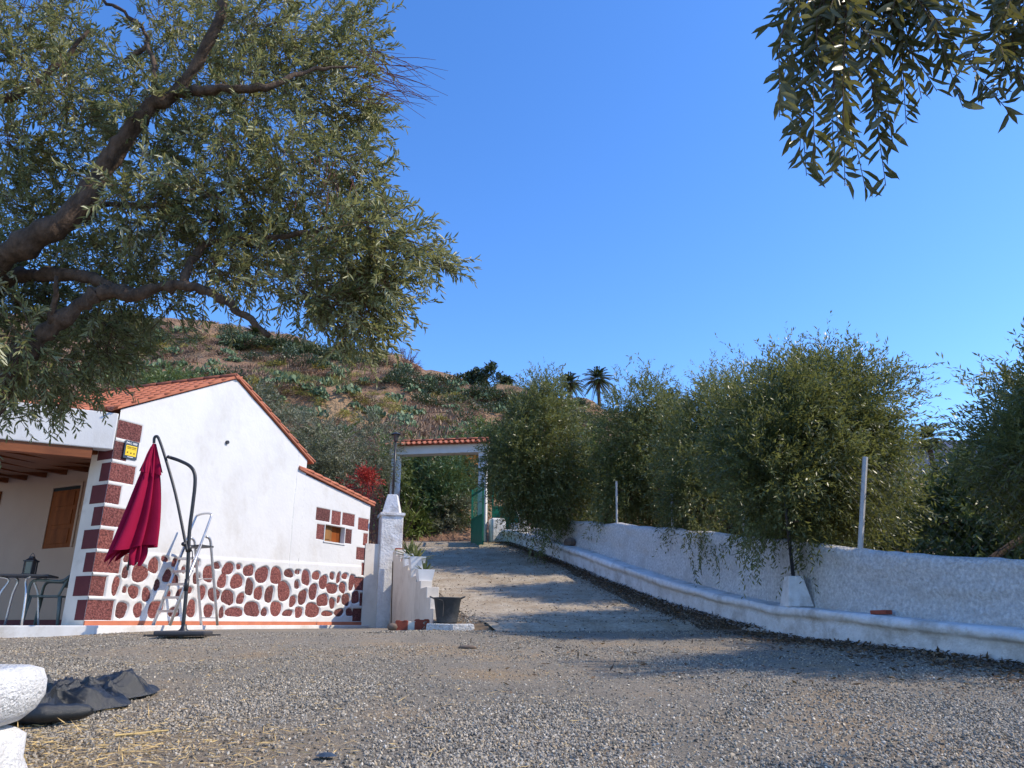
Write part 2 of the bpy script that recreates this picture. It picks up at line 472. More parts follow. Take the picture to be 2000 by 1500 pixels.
def blob_twigs(rng, blobs, n, clump=30, up=0.5, spread=0.34):
    """twig origins and directions clustered in clumps inside ellipsoids (cx,cy,cz,rx,ry,rz)"""
    vol = np.array([(b_[3] * b_[4] * b_[5]) ** 0.7 for b_ in blobs]); vol /= vol.sum()
    Os, Ds = [], []
    for b_, f in zip(blobs, vol):
        k = max(4, int(n * f))
        c, r_ = np.array(b_[:3]), np.array(b_[3:6])
        nc = max(3, int(k / clump))
        u = unit(rng.normal(size=(nc, 3))) * (rng.random((nc, 1)) ** 0.42) * rng.uniform(0.8, 1.22, (nc, 1))
        idx = rng.integers(0, nc, k)
        q = u[idx] + rng.normal(size=(k, 3)) * spread * 0.5
        ln = np.linalg.norm(q, axis=1, keepdims=True)
        q = np.where(ln > 1.3, q / ln * (1.15 + 0.15 * rng.random((k, 1))), q)
        Os.append(c + q * r_)
        d = unit(q) * 0.8 + rng.normal(size=(k, 3)) * 0.45
        d[:, 2] += up * (0.3 + q[:, 2])
        Ds.append(d)
    return np.concatenate(Os), np.concatenate(Ds)
def tree(name, base, blobs, n, leaf, label, cat, group, mat, trunk_r=0.09, per=16, tw=0.55, up=0.6, seed=1, droop=0.25, top_shoots=0, droops=(), trunk_top=None, six=False, bark=None):
    rng = np.random.default_rng(seed)
    base = np.asarray(base, float)
    root = thing(name, base, label, cat, group)
    c0 = np.mean([b_[:3] for b_ in blobs], 0)
    fork = np.array(trunk_top) if trunk_top is not None else base + (c0 - base) * np.array([0.4, 0.4, 0.45])
    mb = MB()
    mid = (base + fork) / 2 + rng.normal(size=3) * 0.05
    mb.tube(spline([base - np.array([0, 0, 0.15]), mid, fork], 4), list(np.linspace(trunk_r * 1.25, trunk_r * 0.8, 9)), 9)
    for b_ in blobs:
        for q in range(6):
            tip = np.array(b_[:3]) + rng.normal(size=3) * np.array(b_[3:6]) * (0.22 if q < 3 else 0.5)
            md = (fork + tip) / 2 + rng.normal(size=3) * 0.12
            mb.tube(spline([fork, md, tip], 4), list(np.linspace(trunk_r * 0.6, 0.012, 9)), 6)
    mb.build('trunk', bark or M['bark'], root, True)
    O, D = blob_twigs(rng, blobs, n, up=up)
    Ln = rng.uniform(0.6, 1.3, len(O)) * tw
    if top_shoots:
        zs = []
        for b_ in blobs:
            k = max(2, int(top_shoots * b_[3] / sum(q[3] for q in blobs)))
            a = rng.uniform(0, 2 * math.pi, k); rr_ = np.sqrt(rng.random(k)) * 0.9
            x, y = np.cos(a) * rr_, np.sin(a) * rr_
            zs.append(np.stack([b_[0] + x * b_[3], b_[1] + y * b_[4], b_[2] + b_[5] * np.sqrt(np.maximum(0.05, 1 - x * x - y * y)) * 0.95], 1))
        so = np.concatenate(zs)
        sdv = np.stack([rng.normal(size=len(so)) * 0.32, rng.normal(size=len(so)) * 0.32, np.ones(len(so))], 1)
        O = np.concatenate([O, so]); D = np.concatenate([D, sdv]); Ln = np.concatenate([Ln, rng.uniform(0.5, 1.0, len(so)) ** 0.5 * rng.choice([0.9, 1.3, 2.5], len(so), p=[0.5, 0.33, 0.17]) * tw])
    zlo, zhi = O[:, 2].min(), O[:, 2].max()
    tb_ = np.clip(0.5 + 0.9 * vnoise(O[:, 0] * 1.7 + seed, O[:, 2] * 1.7 + O[:, 1], seed) + 0.45 * rng.random(len(O)) - 0.2, 0, 1)
    if top_shoots:
        tb_[-len(so):] = np.clip(tb_[-len(so):] + 0.3, 0, 1.1)
    V, F, tint, _ = sprays(rng, O, D, Ln, per, leaf[0], leaf[1], droop, six, 0.75, tb_)
    for (p0, p1, k) in droops:
        p0, p1 = np.asarray(p0), np.asarray(p1)
        q = p0 + (p1 - p0) * rng.random((k, 1)) + rng.normal(size=(k, 3)) * 0.16
        V2, F2, t2, _ = sprays(rng, q, np.tile((p1 - p0)[None], (k, 1)) + rng.normal(size=(k, 3)) * 0.3, rng.uniform(0.25, 0.5, k), per, leaf[0], leaf[1], 0.3, six)
        F = np.concatenate([F, F2 + len(V)]); V = np.concatenate([V, V2]); tint = np.concatenate([tint, t2])
    obj('crown', V, F, mat, root, False, tint, 'stuff')
    return root

# ================================================================== GROUND
def yard_z(Y):
    a = 0.06 * np.asarray(Y, float); b_ = 0.72; k = 0.05
    h = np.clip(0.5 + 0.5 * (b_ - a) / k, 0, 1)
    return b_ * (1 - h) + a * h - k * h * (1 - h)
DY = [0, 6.6, 9.45, 11, 12.8, 15, 17.5, 21, 24, 25.2, 32]
DZ = [0, 0.40, 0.565, 0.66, 0.885, 1.22, 1.69, 2.50, 3.26, 3.44, 3.5]
def drive_z(Y):
    return np.interp(Y, DY, DZ)
ys = np.concatenate([[-400, -60, -10, -3], np.arange(0, 15, 0.25), [16, 20, 26, 60, 400, 3000]])
xs = np.concatenate([[-3000, -400, -60, -20], np.arange(-12, 12.1, 0.5), [20, 60, 400, 3000]])
X, Yg = np.meshgrid(xs, ys, indexing='ij')
Z = yard_z(np.clip(Yg, 0, 40)) + np.where((abs(X) < 11) & (Yg > 1) & (Yg < 14), 0.035 * vnoise(X * 0.9, Yg * 0.9, 3) + 0.014 * vnoise(X * 3, Yg * 3, 5), 0)
gv = np.stack([X.ravel(), Yg.ravel(), Z.ravel()], 1)
ground = link('ground', mesh_np('ground', gv, grid_faces(len(xs), len(ys)), M['gravel'], True), kind='structure')
def ground_z(x, y):
    return float(yard_z(y)) + 0.035 * float(vnoise(np.array([x * 0.9]), np.array([y * 0.9]), 3)[0]) + 0.014 * float(vnoise(np.array([x * 3.0]), np.array([y * 3.0]), 5)[0])

# loose gravel stones: one stuff object, scattered with geometry nodes over the yard
def scatter(name, xs_, ys_, zf, dens, rmin, rmax, seed, mat, keep=None, flat=0.62):
    X_, Y_ = np.meshgrid(xs_, ys_, indexing='ij')
    V = np.stack([X_.ravel(), Y_.ravel(), zf(X_, Y_).ravel()], 1)
    F = grid_faces(len(xs_), len(ys_))
    c = V[F].mean(1)
    F = F[keep(c)] if keep else F
    me = mesh_np(name, V, F, mat)
    a = me.attributes.new('dens', 'FLOAT', 'POINT')
    a.data.foreach_set('value', dens(V).astype(np.float32))
    o = link(name, me, kind='stuff')
    ng = bpy.data.node_groups.new(name + '_nodes', 'GeometryNodeTree')
    ng.interface.new_socket('Geometry', in_out='INPUT', socket_type='NodeSocketGeometry')
    ng.interface.new_socket('Geometry', in_out='OUTPUT', socket_type='NodeSocketGeometry')
    N, Lk = ng.nodes, ng.links
    gi, go = N.new('NodeGroupInput'), N.new('NodeGroupOutput')
    dp = N.new('GeometryNodeDistributePointsOnFaces'); dp.inputs['Seed'].default_value = seed
    na = N.new('GeometryNodeInputNamedAttribute'); na.data_type = 'FLOAT'; na.inputs['Name'].default_value = 'dens'
    Lk.new(gi.outputs[0], dp.inputs['Mesh']); Lk.new(na.outputs['Attribute'], dp.inputs['Density'])
    ico = N.new('GeometryNodeMeshIcoSphere'); ico.inputs['Radius'].default_value = 1.0; ico.inputs['Subdivisions'].default_value = 1
    sp = N.new('GeometryNodeSetPosition')
    tn = N.new('ShaderNodeTexNoise'); tn.inputs['Scale'].default_value = 1.3
    vm = N.new('ShaderNodeVectorMath'); vm.operation = 'SUBTRACT'; vm.inputs[1].default_value = (0.5, 0.5, 0.5)
    vs = N.new('ShaderNodeVectorMath'); vs.operation = 'SCALE'; vs.inputs['Scale'].default_value = 1.6
    Lk.new(tn.outputs['Color'], vm.inputs[0]); Lk.new(vm.outputs[0], vs.inputs[0])
    Lk.new(ico.outputs['Mesh'], sp.inputs['Geometry']); Lk.new(vs.outputs[0], sp.inputs['Offset'])
    sm = N.new('GeometryNodeSetMaterial'); sm.inputs['Material'].default_value = mat
    Lk.new(sp.outputs[0], sm.inputs['Geometry'])
    ip = N.new('GeometryNodeInstanceOnPoints')
    rr_ = N.new('FunctionNodeRandomValue'); rr_.data_type = 'FLOAT_VECTOR'
    rr_.inputs[0].default_value = (0, 0, 0); rr_.inputs[1].default_value = (6.28, 6.28, 6.28)
    rs = N.new('FunctionNodeRandomValue'); rs.data_type = 'FLOAT_VECTOR'
    rs.inputs[0].default_value = (rmin, rmin, rmin * flat); rs.inputs[1].default_value = (rmax, rmax, rmax * flat)
    Lk.new(dp.outputs['Points'], ip.inputs['Points']); Lk.new(sm.outputs[0], ip.inputs['Instance'])
    Lk.new(rr_.outputs[0], ip.inputs['Rotation']); Lk.new(rs.outputs[0], ip.inputs['Scale'])
    Lk.new(ip.outputs[0], go.inputs[0])
    md = o.modifiers.new('scatter', 'NODES'); md.node_group = ng
    return o
def yz(X_, Y_):
    return yard_z(Y_) + 0.035 * vnoise(X_ * 0.9, Y_ * 0.9, 3) + 0.014 * vnoise(X_ * 3, Y_ * 3, 5) + 0.002
def gdens(V):
    f = np.interp(V[:, 1], [2.4, 4, 6, 8, 11.5], [3600, 3200, 1700, 620, 240])
    patch = np.clip(0.85 + 2.0 * vnoise(V[:, 0] * 0.7, V[:, 1] * 0.7, 9) + 0.8 * vnoise(V[:, 0] * 2, V[:, 1] * 2, 10), 0.12, 1.5)
    for c0 in (-0.9, 0.75):
        xc = c0 + 0.10 * (V[:, 1] - 3) - 0.012 * (V[:, 1] - 3) ** 2
        patch = patch * (1 - 0.75 * np.exp(-((V[:, 0] - xc) / 0.28) ** 2))
    return f * patch
scatter('gravel_stones', np.arange(-9, 6.01, 0.25), np.arange(2.25, 11.6, 0.25), yz, gdens, 0.0042, 0.0118, 3, M['stone'],
        keep=lambda c: (abs(c[:, 0]) < 0.86 * c[:, 1] + 0.4) & (c[:, 0] < 5.1 - 0.2 * (c[:, 1] - 6)))

# ---- driveway: earth bank and concrete slab
WALLP = [(6.3, 2.2), (5.6, 4.2), (4.77, 7.2), (4.15, 9.45), (3.42, 12.8), (2.36, 17.5), (1.15, 21.3), (0.0, 24.0), (-0.55, 25.1)]
WP = np.array(spline([np.array(p) for p in WALLP], 24))
def wall_x(Y):
    return np.interp(Y, WP[:, 1], WP[:, 0])
def drive_left(Y):
    return np.interp(Y, [11.0, 12.4, 17.3, 20, 25, 32], [-1.2, -1.24, -2.68, -3.5, -4.0, -4.4])
ys = np.arange(11.2, 32.01, 0.2)
us = np.linspace(0, 1, 60)
V = []
for u in us:
    for y in ys:
        x0, x1 = drive_left(y), wall_x(y) + 0.3 if y < 25 else -0.4
        x = x0 + (x1 - x0) * u
        sx0 = np.interp(y, [11.7, 12.6, 14, 16, 20, 25, 31], [-0.2, -0.62, -1.05, -1.55, -2.6, -3.65, -4.0])
        z = drive_z(y) - 0.02 + (0.04 if x < sx0 + 0.03 else 0.0) - 0.22 * min(1.0, max(0.0, 12.05 - y) / 0.3) + 0.02 * float(vnoise(np.array([x * 2.0]), np.array([y * 2.0]), 8)[0])
        V.append((x, y, z))
obj('dirt_verge', V, grid_faces(len(us), len(ys)), M['orchard'], None, True, kind='structure')
ys = np.concatenate([np.arange(11.7, 13.2, 0.035), np.arange(13.2, 31, 0.2)])
us = np.linspace(0, 1, 24)
V = []
for u in us:
    for y in ys:
        x0 = np.interp(y, [11.7, 12.6, 14, 16, 20, 25, 31], [-0.2, -0.62, -1.05, -1.55, -2.6, -3.65, -4.0])
        x1 = wall_x(y) - np.interp(y, [12, 16, 24], [0.75, 0.62, 0.3]) if y < 25 else -0.9
        x0 += 0.07 * float(vnoise(np.array([y * 1.7]), np.array([0.0]), 2)[0])
        x1 += 0.25 * float(vnoise(np.array([y * 1.3]), np.array([4.0]), 2)[0])
        x = x0 + (x1 - x0) * u
        yy = y + (0.22 * float(vnoise(np.array([x * 1.1]), np.array([1.0]), 6)[0]) if y < 12.5 else 0)
        rib = 0.010 * math.sin(y * 42) * min(1.0, 9 * u * (1 - u)) if 12.2 < y < 13.15 else 0
        toe = min(1.0, max(0.0, 12.1 - y) / 0.4)
        V.append((x, yy, (drive_z(yy) + 0.028) * (1 - toe) + (float(yard_z(yy)) - 0.03) * toe + rib + 0.012 * float(vnoise(np.array([x * 3.0]), np.array([y * 3.0]), 1)[0])))
obj('driveway', V, grid_faces(len(us), len(ys)), M['concrete'], None, True, kind='structure')

def vz(X_, Y_):
    return np.where(Y_ < 12.1, yard_z(Y_) + 0.004, drive_z(Y_) + 0.03)
def vdens(V):
    x, y = V[:, 0], V[:, 1]
    sx0 = np.interp(y, [11.7, 12.6, 14, 16, 20, 25, 31], [-0.2, -0.62, -1.05, -1.55, -2.6, -3.65, -4.0])
    d = np.where(x < sx0 + 0.1, 420.0, 18.0)
    toe_ = np.clip(1 - abs(y - 12.0 - 0.5 * vnoise(x * 1.4, y * 0 + 3, 51)) / 0.55, 0, 1)
    side = np.clip(1 - (wall_x(y) - 0.65 - x) / 0.8, 0, 1) * 160
    return np.maximum(d, side) + 520 * toe_ ** 0.7
scatter('verge_gravel', np.arange(-4.2, 4.01, 0.2), np.arange(11.4, 24.01, 0.2), vz, vdens, 0.006, 0.017, 8, M['stone'],
        keep=lambda c: (c[:, 0] > np.interp(c[:, 1], [11, 12.4, 17.3, 25], [-3.0, -0.95, -2.40, -3.9])) & (c[:, 0] < wall_x(c[:, 1]) - 0.15))

# ---- orchard terrain behind the boundary wall
WT_Y = [2, 4, 7.45, 9.7, 11, 14.8, 18, 21.4, 21.55, 22.3, 25.2]
WT_Z = [0.9, 1.05, 1.35, 1.70, 1.93, 2.55, 3.08, 3.62, 3.36, 3.45, 4.10]
def walltop(Y):
    return np.interp(Y, WT_Y, WT_Z)
ys = np.arange(1, 27.01, 0.5)
us = np.array([0.62, 1.2, 2, 3, 5, 8, 14, 30, 80])
V = []
for u in us:
    for y in ys:
        x = wall_x(min(y, 25)) + u
        V.append((x, y, walltop(y) - 0.5 + 0.25 * float(vnoise(np.array([x * 0.8]), np.array([y * 0.8]), 12)[0])))
obj('orchard_ground', V, grid_faces(len(us), len(ys)), M['orchard'], None, True, kind='structure')

# ================================================================== HILLSIDE
SKA = np.array([-1.8, -1.0, -0.45, -0.33, -0.17, -0.11, -0.03, 0.07, 0.16, 0.24, 0.32, 0.45, 1.4])
SKT = np.array([0.40, 0.43, 0.413, 0.39, 0.357, 0.330, 0.310, 0.288, 0.268, 0.245, 0.21, 0.165, 0.10])
HY1 = 150.0
def hill_z(X_, Y_):
    a = X_ / np.maximum(Y_, 1)
    t = np.clip((Y_ - 25.5) / (HY1 - 25.5), 0, 1.25)
    zr = np.interp(a, SKA, SKT) * HY1 + EYE
    z = 3.3 + (zr - 3.3) * np.minimum(t, 1) ** 0.93 - np.maximum(t - 1, 0) * 30
    rough = np.clip((Y_ - 27) / 20, 0, 1)
    z = z + rough * (2.6 * vnoise(X_ * 0.06, Y_ * 0.06, 1) + 1.3 * vnoise(X_ * 0.17, Y_ * 0.17, 2) + 0.55 * vnoise(X_ * 0.5, Y_ * 0.5, 4))
    terr = vnoise(X_ * 0.05, Y_ * 0.11, 21)
    z = z + rough * 1.5 * np.tanh(terr * 16) + rough * 0.7 * np.tanh(vnoise(X_ * 0.13, Y_ * 0.2, 22) * 14)
    return np.where(Y_ < 25.4, 0.4 + (z - 0.4) * np.clip((Y_ - 21) / 4.4, 0, 1) ** 1.0, z)
av = np.linspace(-1.8, 1.4, 330)
yv = np.concatenate([[20.5, 22, 24, 25.2], 26 * (190 / 26) ** np.linspace(0, 1, 170)])
A_, Yh = np.meshgrid(av, yv, indexing='ij')
Xh = A_ * np.maximum(Yh, 25)
Zh = hill_z(Xh, Yh)
Zh = np.where(Yh < 25.3, np.minimum(Zh, 3.2), Zh)
obj('hillside', np.stack([Xh.ravel(), Yh.ravel(), Zh.ravel()], 1), grid_faces(len(av), len(yv)), M['hill'], None, True, kind='structure')
# far ridge
rx = np.linspace(300, 1500, 90)
V = []
for k, f in enumerate((0.0, 0.5, 0.85, 1.0, 0.9, 0.0)):
    for x in rx:
        h = 262 * np.interp(x, [300, 440, 520, 600, 900, 1500], [0.25, 0.62, 0.93, 0.98, 1.0, 0.8]) + 10 * float(vnoise(np.array([x * 0.012]), np.array([0.5]), 3)[0])
        V.append((x, 860 + k * 60 + 20 * float(vnoise(np.array([x * 0.01]), np.array([k * 1.0]), 7)[0]), h * f))
obj('distant_ridge', V, grid_faces(6, len(rx)), M['ridge'], None, True, kind='structure')

# ---- vegetation kinds for the hill (shared meshes)
def shrub_mesh(seed, n, mat, size=0.16, flat=0.75):
    rng = np.random.default_rng(seed)
    u = unit(rng.normal(size=(n, 3))); u[:, 2] = abs(u[:, 2])
    lump = 1 + 0.28 * np.sin(u[:, 0] * 5 + seed) * np.cos(u[:, 1] * 4 + seed * 2)
    P = u * (rng.random((n, 1)) ** 0.35) * lump[:, None] * np.array([1, 1, flat])
    D = unit(u + rng.normal(size=(n, 3)) * 0.6 + np.array([0, 0, 0.3]))
    V, F, k = leaves(P, D, rng.normal(size=(n, 3)), size * rng.uniform(0.6, 1.4, n), size * 0.5 * rng.uniform(0.6, 1.4, n), False)
    tint = np.clip(rng.random(n) * 0.7 + 0.3 * rng.random(), 0, 1)
    return mesh_np('shrub', V, F, mat, False, np.repeat(tint, k))
def pear_mesh(seed):
    rng = np.random.default_rng(seed)
    V, F, T = [], [], []
    for q in range(46):
        a = rng.uniform(0, 6.28); rr_ = rng.random() ** 0.6
        c = np.array([math.cos(a) * rr_, math.sin(a) * rr_, 0.1 + 0.75 * rng.random() * (1.1 - rr_ * 0.6)])
        ax = unit(np.array([rng.normal() * 0.5, rng.normal() * 0.5, 1.0])); nn = unit(np.cross(ax, rng.normal(size=3))); sd_ = np.cross(ax, nn)
        h_, w_ = rng.uniform(0.16, 0.26), rng.uniform(0.10, 0.16)
        k0 = len(V); tt = rng.random()
        for s_ in (-1, 1):
            for i in range(7):
                th = 2 * math.pi * i / 7
                V.append(c + ax * math.cos(th) * h_ + sd_ * math.sin(th) * w_ + nn * 0.02 * s_); T.append(tt)
        F.append(tuple(k0 + i for i in range(6, -1, -1))); F.append(tuple(k0 + 7 + i for i in range(7)))
        F += [(k0 + i, k0 + (i + 1) % 7, k0 + 7 + (i + 1) % 7, k0 + 7 + i) for i in range(7)]
    return mesh_np('cactus', V, F, M['cactus'], False, T)
def rosette_mesh(seed, mat, n=30, L=1.0, wid=0.12, up=0.6, bend=0.25, name='rosette'):
    rng = np.random.default_rng(seed)
    V, F, T = [], [], []
    for q in range(n):
        a = q * 2.4 + rng.normal() * 0.1
        e = rng.uniform(0.1, 1.35) * up + 0.12
        d = np.array([math.cos(a) * math.cos(e), math.sin(a) * math.cos(e), math.sin(e)])
        sd_ = np.array([-math.sin(a), math.cos(a), 0]); nn = np.cross(d, sd_)
        l_ = L * rng.uniform(0.75, 1.1); tt = rng.random(); k0 = len(V)
        for (f, w_) in ((0.04, 0.6), (0.4, 1.0), (0.75, 0.62)):
            c = d * l_ * f - np.array([0, 0, bend * l_ * f * f])
            V += [c + sd_ * wid * w_ * 0.5 - nn * wid * 0.12, c - nn * 0.0 + nn * wid * -0.02, c - sd_ * wid * w_ * 0.5 - nn * wid * 0.12]; T += [tt] * 3
        V.append(d * l_ - np.array([0, 0, bend * l_])); T.append(tt)
        for j in range(2):
            b_ = k0 + j * 3
            F += [(b_, b_ + 1, b_ + 4, b_ + 3), (b_ + 1, b_ + 2, b_ + 5, b_ + 4)]
        F += [(k0 + 6, k0 + 7, k0 + 9), (k0 + 7, k0 + 8, k0 + 9)]
    return mesh_np(name, V, F, mat, False, T)
def palm_crown(seed, n=64, L=3.0):
    rng = np.random.default_rng(seed)
    Ps, Ds, Ns, Ls, Tt = [], [], [], [], []
    for q in range(n):
        a = q * 2.39996; e = 1.35 - 2.0 * (q / n) + rng.normal() * 0.08
        d = np.array([math.cos(a) * math.cos(e), math.sin(a) * math.cos(e), math.sin(e)])
        sd_ = np.array([-math.sin(a), math.cos(a), 0])
        l_ = L * rng.uniform(0.85, 1.1); tt = rng.random() * 0.6 + (0.3 if q > n * 0.8 else 0)
        for k in range(20):
            f = 0.12 + 0.88 * k / 19
            p = d * l_ * f - np.array([0, 0, 0.38 * l_ * f * f])
            tg = unit(d - np.array([0, 0, 0.76 * f]))
            for s_ in (-1, 1):
                Ps.append(p); Ds.append(tg * 0.75 + sd_ * s_ * 0.75 + np.array([0, 0, -0.12])); Ns.append(np.array([0, 0, 1.0]) + d * 0.2)
                Ls.append(L * 0.24 * (1.05 - 0.55 * f)); Tt.append(tt)
    Ls = np.array(Ls)
    V, F, k = leaves(np.array(Ps), np.array(Ds), np.array(Ns), Ls, np.full(len(Ls), L * 0.055), False)
    return mesh_np('palm_crown', V, F, M['palm'], False, np.repeat(Tt, k))

def hill_at(px, py):
    """world point where the sight line through a photograph pixel meets the hill"""
    d = ray(px, py)
    Y = np.linspace(26, 175, 900)
    zz = EYE + d[2] / d[1] * Y
    hz = hill_z(d[0] / d[1] * Y, Y)
    k = np.argmax(hz > zz)
    if not (hz > zz).any():
        return None
    return np.array([d[0] / d[1] * Y[k], Y[k], hz[k]])
rng = np.random.default_rng(5)
KINDS = [
    ('dry_shrub', 'dry brown twiggy shrub on the earth hillside', 'shrub', 'dry shrubs on the hillside', [shrub_mesh(s, 420, M['dry']) for s in range(4)], 200, (0.8, 1.9)),
    ('yellow_shrub', 'rounded yellow green shrub on the earth hillside', 'shrub', 'yellow green shrubs on the hillside', [shrub_mesh(s + 10, 420, M['yellowshrub']) for s in range(4)], 150, (0.7, 1.6)),
    ('prickly_pear', 'green prickly pear cactus clump on the hillside', 'cactus', 'prickly pears on the hillside', [pear_mesh(s) for s in range(4)], 130, (0.9, 1.9)),
    ('agave', 'blue grey agave rosette on the hillside', 'agave', 'agaves on the hillside', [rosette_mesh(s, M['agave']) for s in range(3)], 40, (0.9, 1.6)),
    ('green_bush', 'dark green leafy bush along the hillside', 'bush', 'green bushes on the hillside', [shrub_mesh(s + 30, 520, M['darktree'], 0.17, 0.9) for s in range(3)], 150, (1.1, 2.4)),
]
for (nm, lab, cat, grp, meshes, cnt, sc) in KINDS:
    k = 0; tries = 0
    while k < cnt and tries < cnt * 20:
        tries += 1
        px = rng.uniform(150, 1330 if nm == 'green_bush' else 1010)
        sky_y = np.interp(px, [0, 400, 560, 770, 850, 960, 1010, 1150, 1330], [590, 640, 668, 705, 742, 765, 776, 795, 830])
        if nm == 'green_bush':
            py = sky_y + abs(rng.normal()) * 30
        elif nm == 'prickly_pear':
            py = sky_y + rng.uniform(0, 170)
        else:
            py = sky_y + 8 + rng.uniform(0, 190)
        if vnoise(np.array([px / 55.0]), np.array([py / 26.0]), len(nm))[0] < -0.15 and rng.random() < 0.7:
            continue
        p = hill_at(px, py)
        if p is None or p[1] < 36:
            continue
        s_ = rng.uniform(*sc) * (0.12 + 0.88 * p[1] / 105)
        o = link(nm, meshes[k % len(meshes)], loc=p - np.array([0, 0, 0.12 * s_]), rot=(0, 0, rng.uniform(0, 6.28)), scale=(s_, s_, s_ * rng.uniform(0.75, 1.05)))
        tag(o, lab, cat, grp)
        k += 1
# low scrub and dry grass: nobody could count it
n_ = 24000
Yq = 30 * (150 / 30) ** rng.random(n_); aq = rng.uniform(-0.75, 0.22, n_); Xq = aq * Yq
keep = vnoise(Xq * 0.12, Yq * 0.12, 31) > -0.12
Xq, Yq = Xq[keep], Yq[keep]; n_ = len(Xq)
per = 9
base = np.repeat(np.stack([Xq, Yq, hill_z(Xq, Yq)], 1), per, 0)
jit = rng.normal(size=base.shape) * np.array([0.22, 0.22, 0.03])
V, F, k = leaves(base + jit, rng.normal(size=base.shape) * 0.5 + np.array([0, 0, 1.0]), rng.normal(size=base.shape), rng.uniform(0.2, 0.6, len(base)), rng.uniform(0.05, 0.14, len(base)), False)
tt_ = np.repeat(np.repeat(rng.random(n_), per) * 0.6 + 0.4 * rng.random(len(base)), k)
gsel = np.repeat(vnoise(Xq * 0.2, Yq * 0.2, 33) > 0.02, per)
for nm_, mt_, sel_ in (('dry_grass', 'dry', ~gsel), ('green_scrub', 'yellowgreen', gsel)):
    vi = np.repeat(sel_, k)
    obj(nm_, V[vi], np.arange(int(sel_.sum()))[:, None] * 4 + np.array([0, 1, 2, 3]), M[mt_], None, False, tt_[vi], 'stuff')

# palms and trees on the ridge
PALM = [palm_crown(s) for s in range(3)]
def palm(p, h, s_, label, seed):
    p = np.asarray(p, float)
    root = thing('palm_tree', p, label, 'palm', None)
    mb = MB(); mb.tube([p - np.array([0, 0, 1.0]), p + np.array([0.05, 0, h * 0.5]), p + np.array([0, 0, h])], [0.34 * s_, 0.27 * s_, 0.30 * s_], 8)
    mb.build('trunk', M['bark'], root, True)
    link('crown', PALM[seed % 3], root, loc=(0, 0, h), rot=(0, 0, seed * 1.3), scale=s_)
    return root
def ridge_pt(px, Y=146.0):
    d = ray(px, 760)
    x = d[0] / d[1] * Y
    return np.array([x, Y, float(hill_z(np.array([x]), np.array([Y]))[0])])
def palm_px(px, ytop, ycrown, Y, s_, label, seed):
    c = at(px, ycrown, Y)
    zb = float(hill_z(np.array([c[0]]), np.array([Y]))[0])
    palm((c[0], Y, zb), max(0.6, c[2] - zb), s_, label, seed)
palm_px(1168, 715, 740, 148, 1.3, 'tall slim palm standing alone against the sky behind the orchard trees', 0)
palm_px(1113, 725, 748, 140, 1.1, 'palm with wide crown just beside the tall slim palm', 1)
palm_px(1306, 755, 782, 120, 1.1, 'low dense palm crown showing over the orchard trees', 2)
palm_px(984, 735, 752, 146, 1.0, 'palm beside the round dark tree on the ridge', 4)
palm_px(1345, 780, 800, 118, 0.8, 'small palm tip between two orchard tree crowns', 5)
palm_px(455, 665, 676, 120, 1.0, 'squat palm at the top of the slope above the house ridge', 6)
palm_px(495, 660, 672, 124, 0.8, 'second squat palm on the slope, touching the first', 7)
palm_px(575, 678, 690, 112, 0.9, 'short palm with dark trunk on the brown slope', 3)
palm_px(245, 640, 640, 60, 1.0, 'yellowing palm hanging behind the olive branches above the tiled roof', 8)
palm_px(1812, 850, 858, 60, 0.7, 'spiky palm tip in front of the distant blue ridge', 9)
def simple_tree(px, py, Y, r_, rz, name, label, mat, n, leaf, seed, trunk=0.3):
    c = at(px, py, Y)
    zb = float(hill_z(np.array([c[0]]), np.array([Y]))[0])
    rg = np.random.default_rng(seed)
    blobs = [(c[0] + rg.normal() * r_ * 0.4, Y + rg.normal() * r_ * 0.4, c[2] + rg.normal() * rz * 0.3, r_ * 0.62, r_ * 0.62, rz * 0.6) for q in range(6)]
    return tree(name, (c[0], Y, min(zb, c[2] - rz)), blobs, n, leaf, label, 'tree', None, mat, trunk_r=trunk, per=10, tw=0.9, seed=seed)
simple_tree(934, 745, 140, 3.3, 3.6, 'round_tree', 'round dense dark green tree on the ridge skyline', M['darktree'], 1500, (0.42, 0.20), 3)
simple_tree(893, 770, 132, 2.2, 2.2, 'ridge_tree', 'small olive green tree beside the round dark tree on the ridge', M['orchardgreen'], 600, (0.36, 0.15), 5)
simple_tree(655, 700, 105, 2.6, 2.2, 'slope_tree', 'forked brown trunk tree with sparse crown on the slope', M['greyleaf'], 420, (0.3, 0.10), 8, 0.28)
simple_tree(730, 712, 112, 3.0, 2.4, 'slope_tree', 'broad olive green tree at the brow of the slope beside the bare tree', M['orchardleaf'], 700, (0.34, 0.12), 9, 0.28)
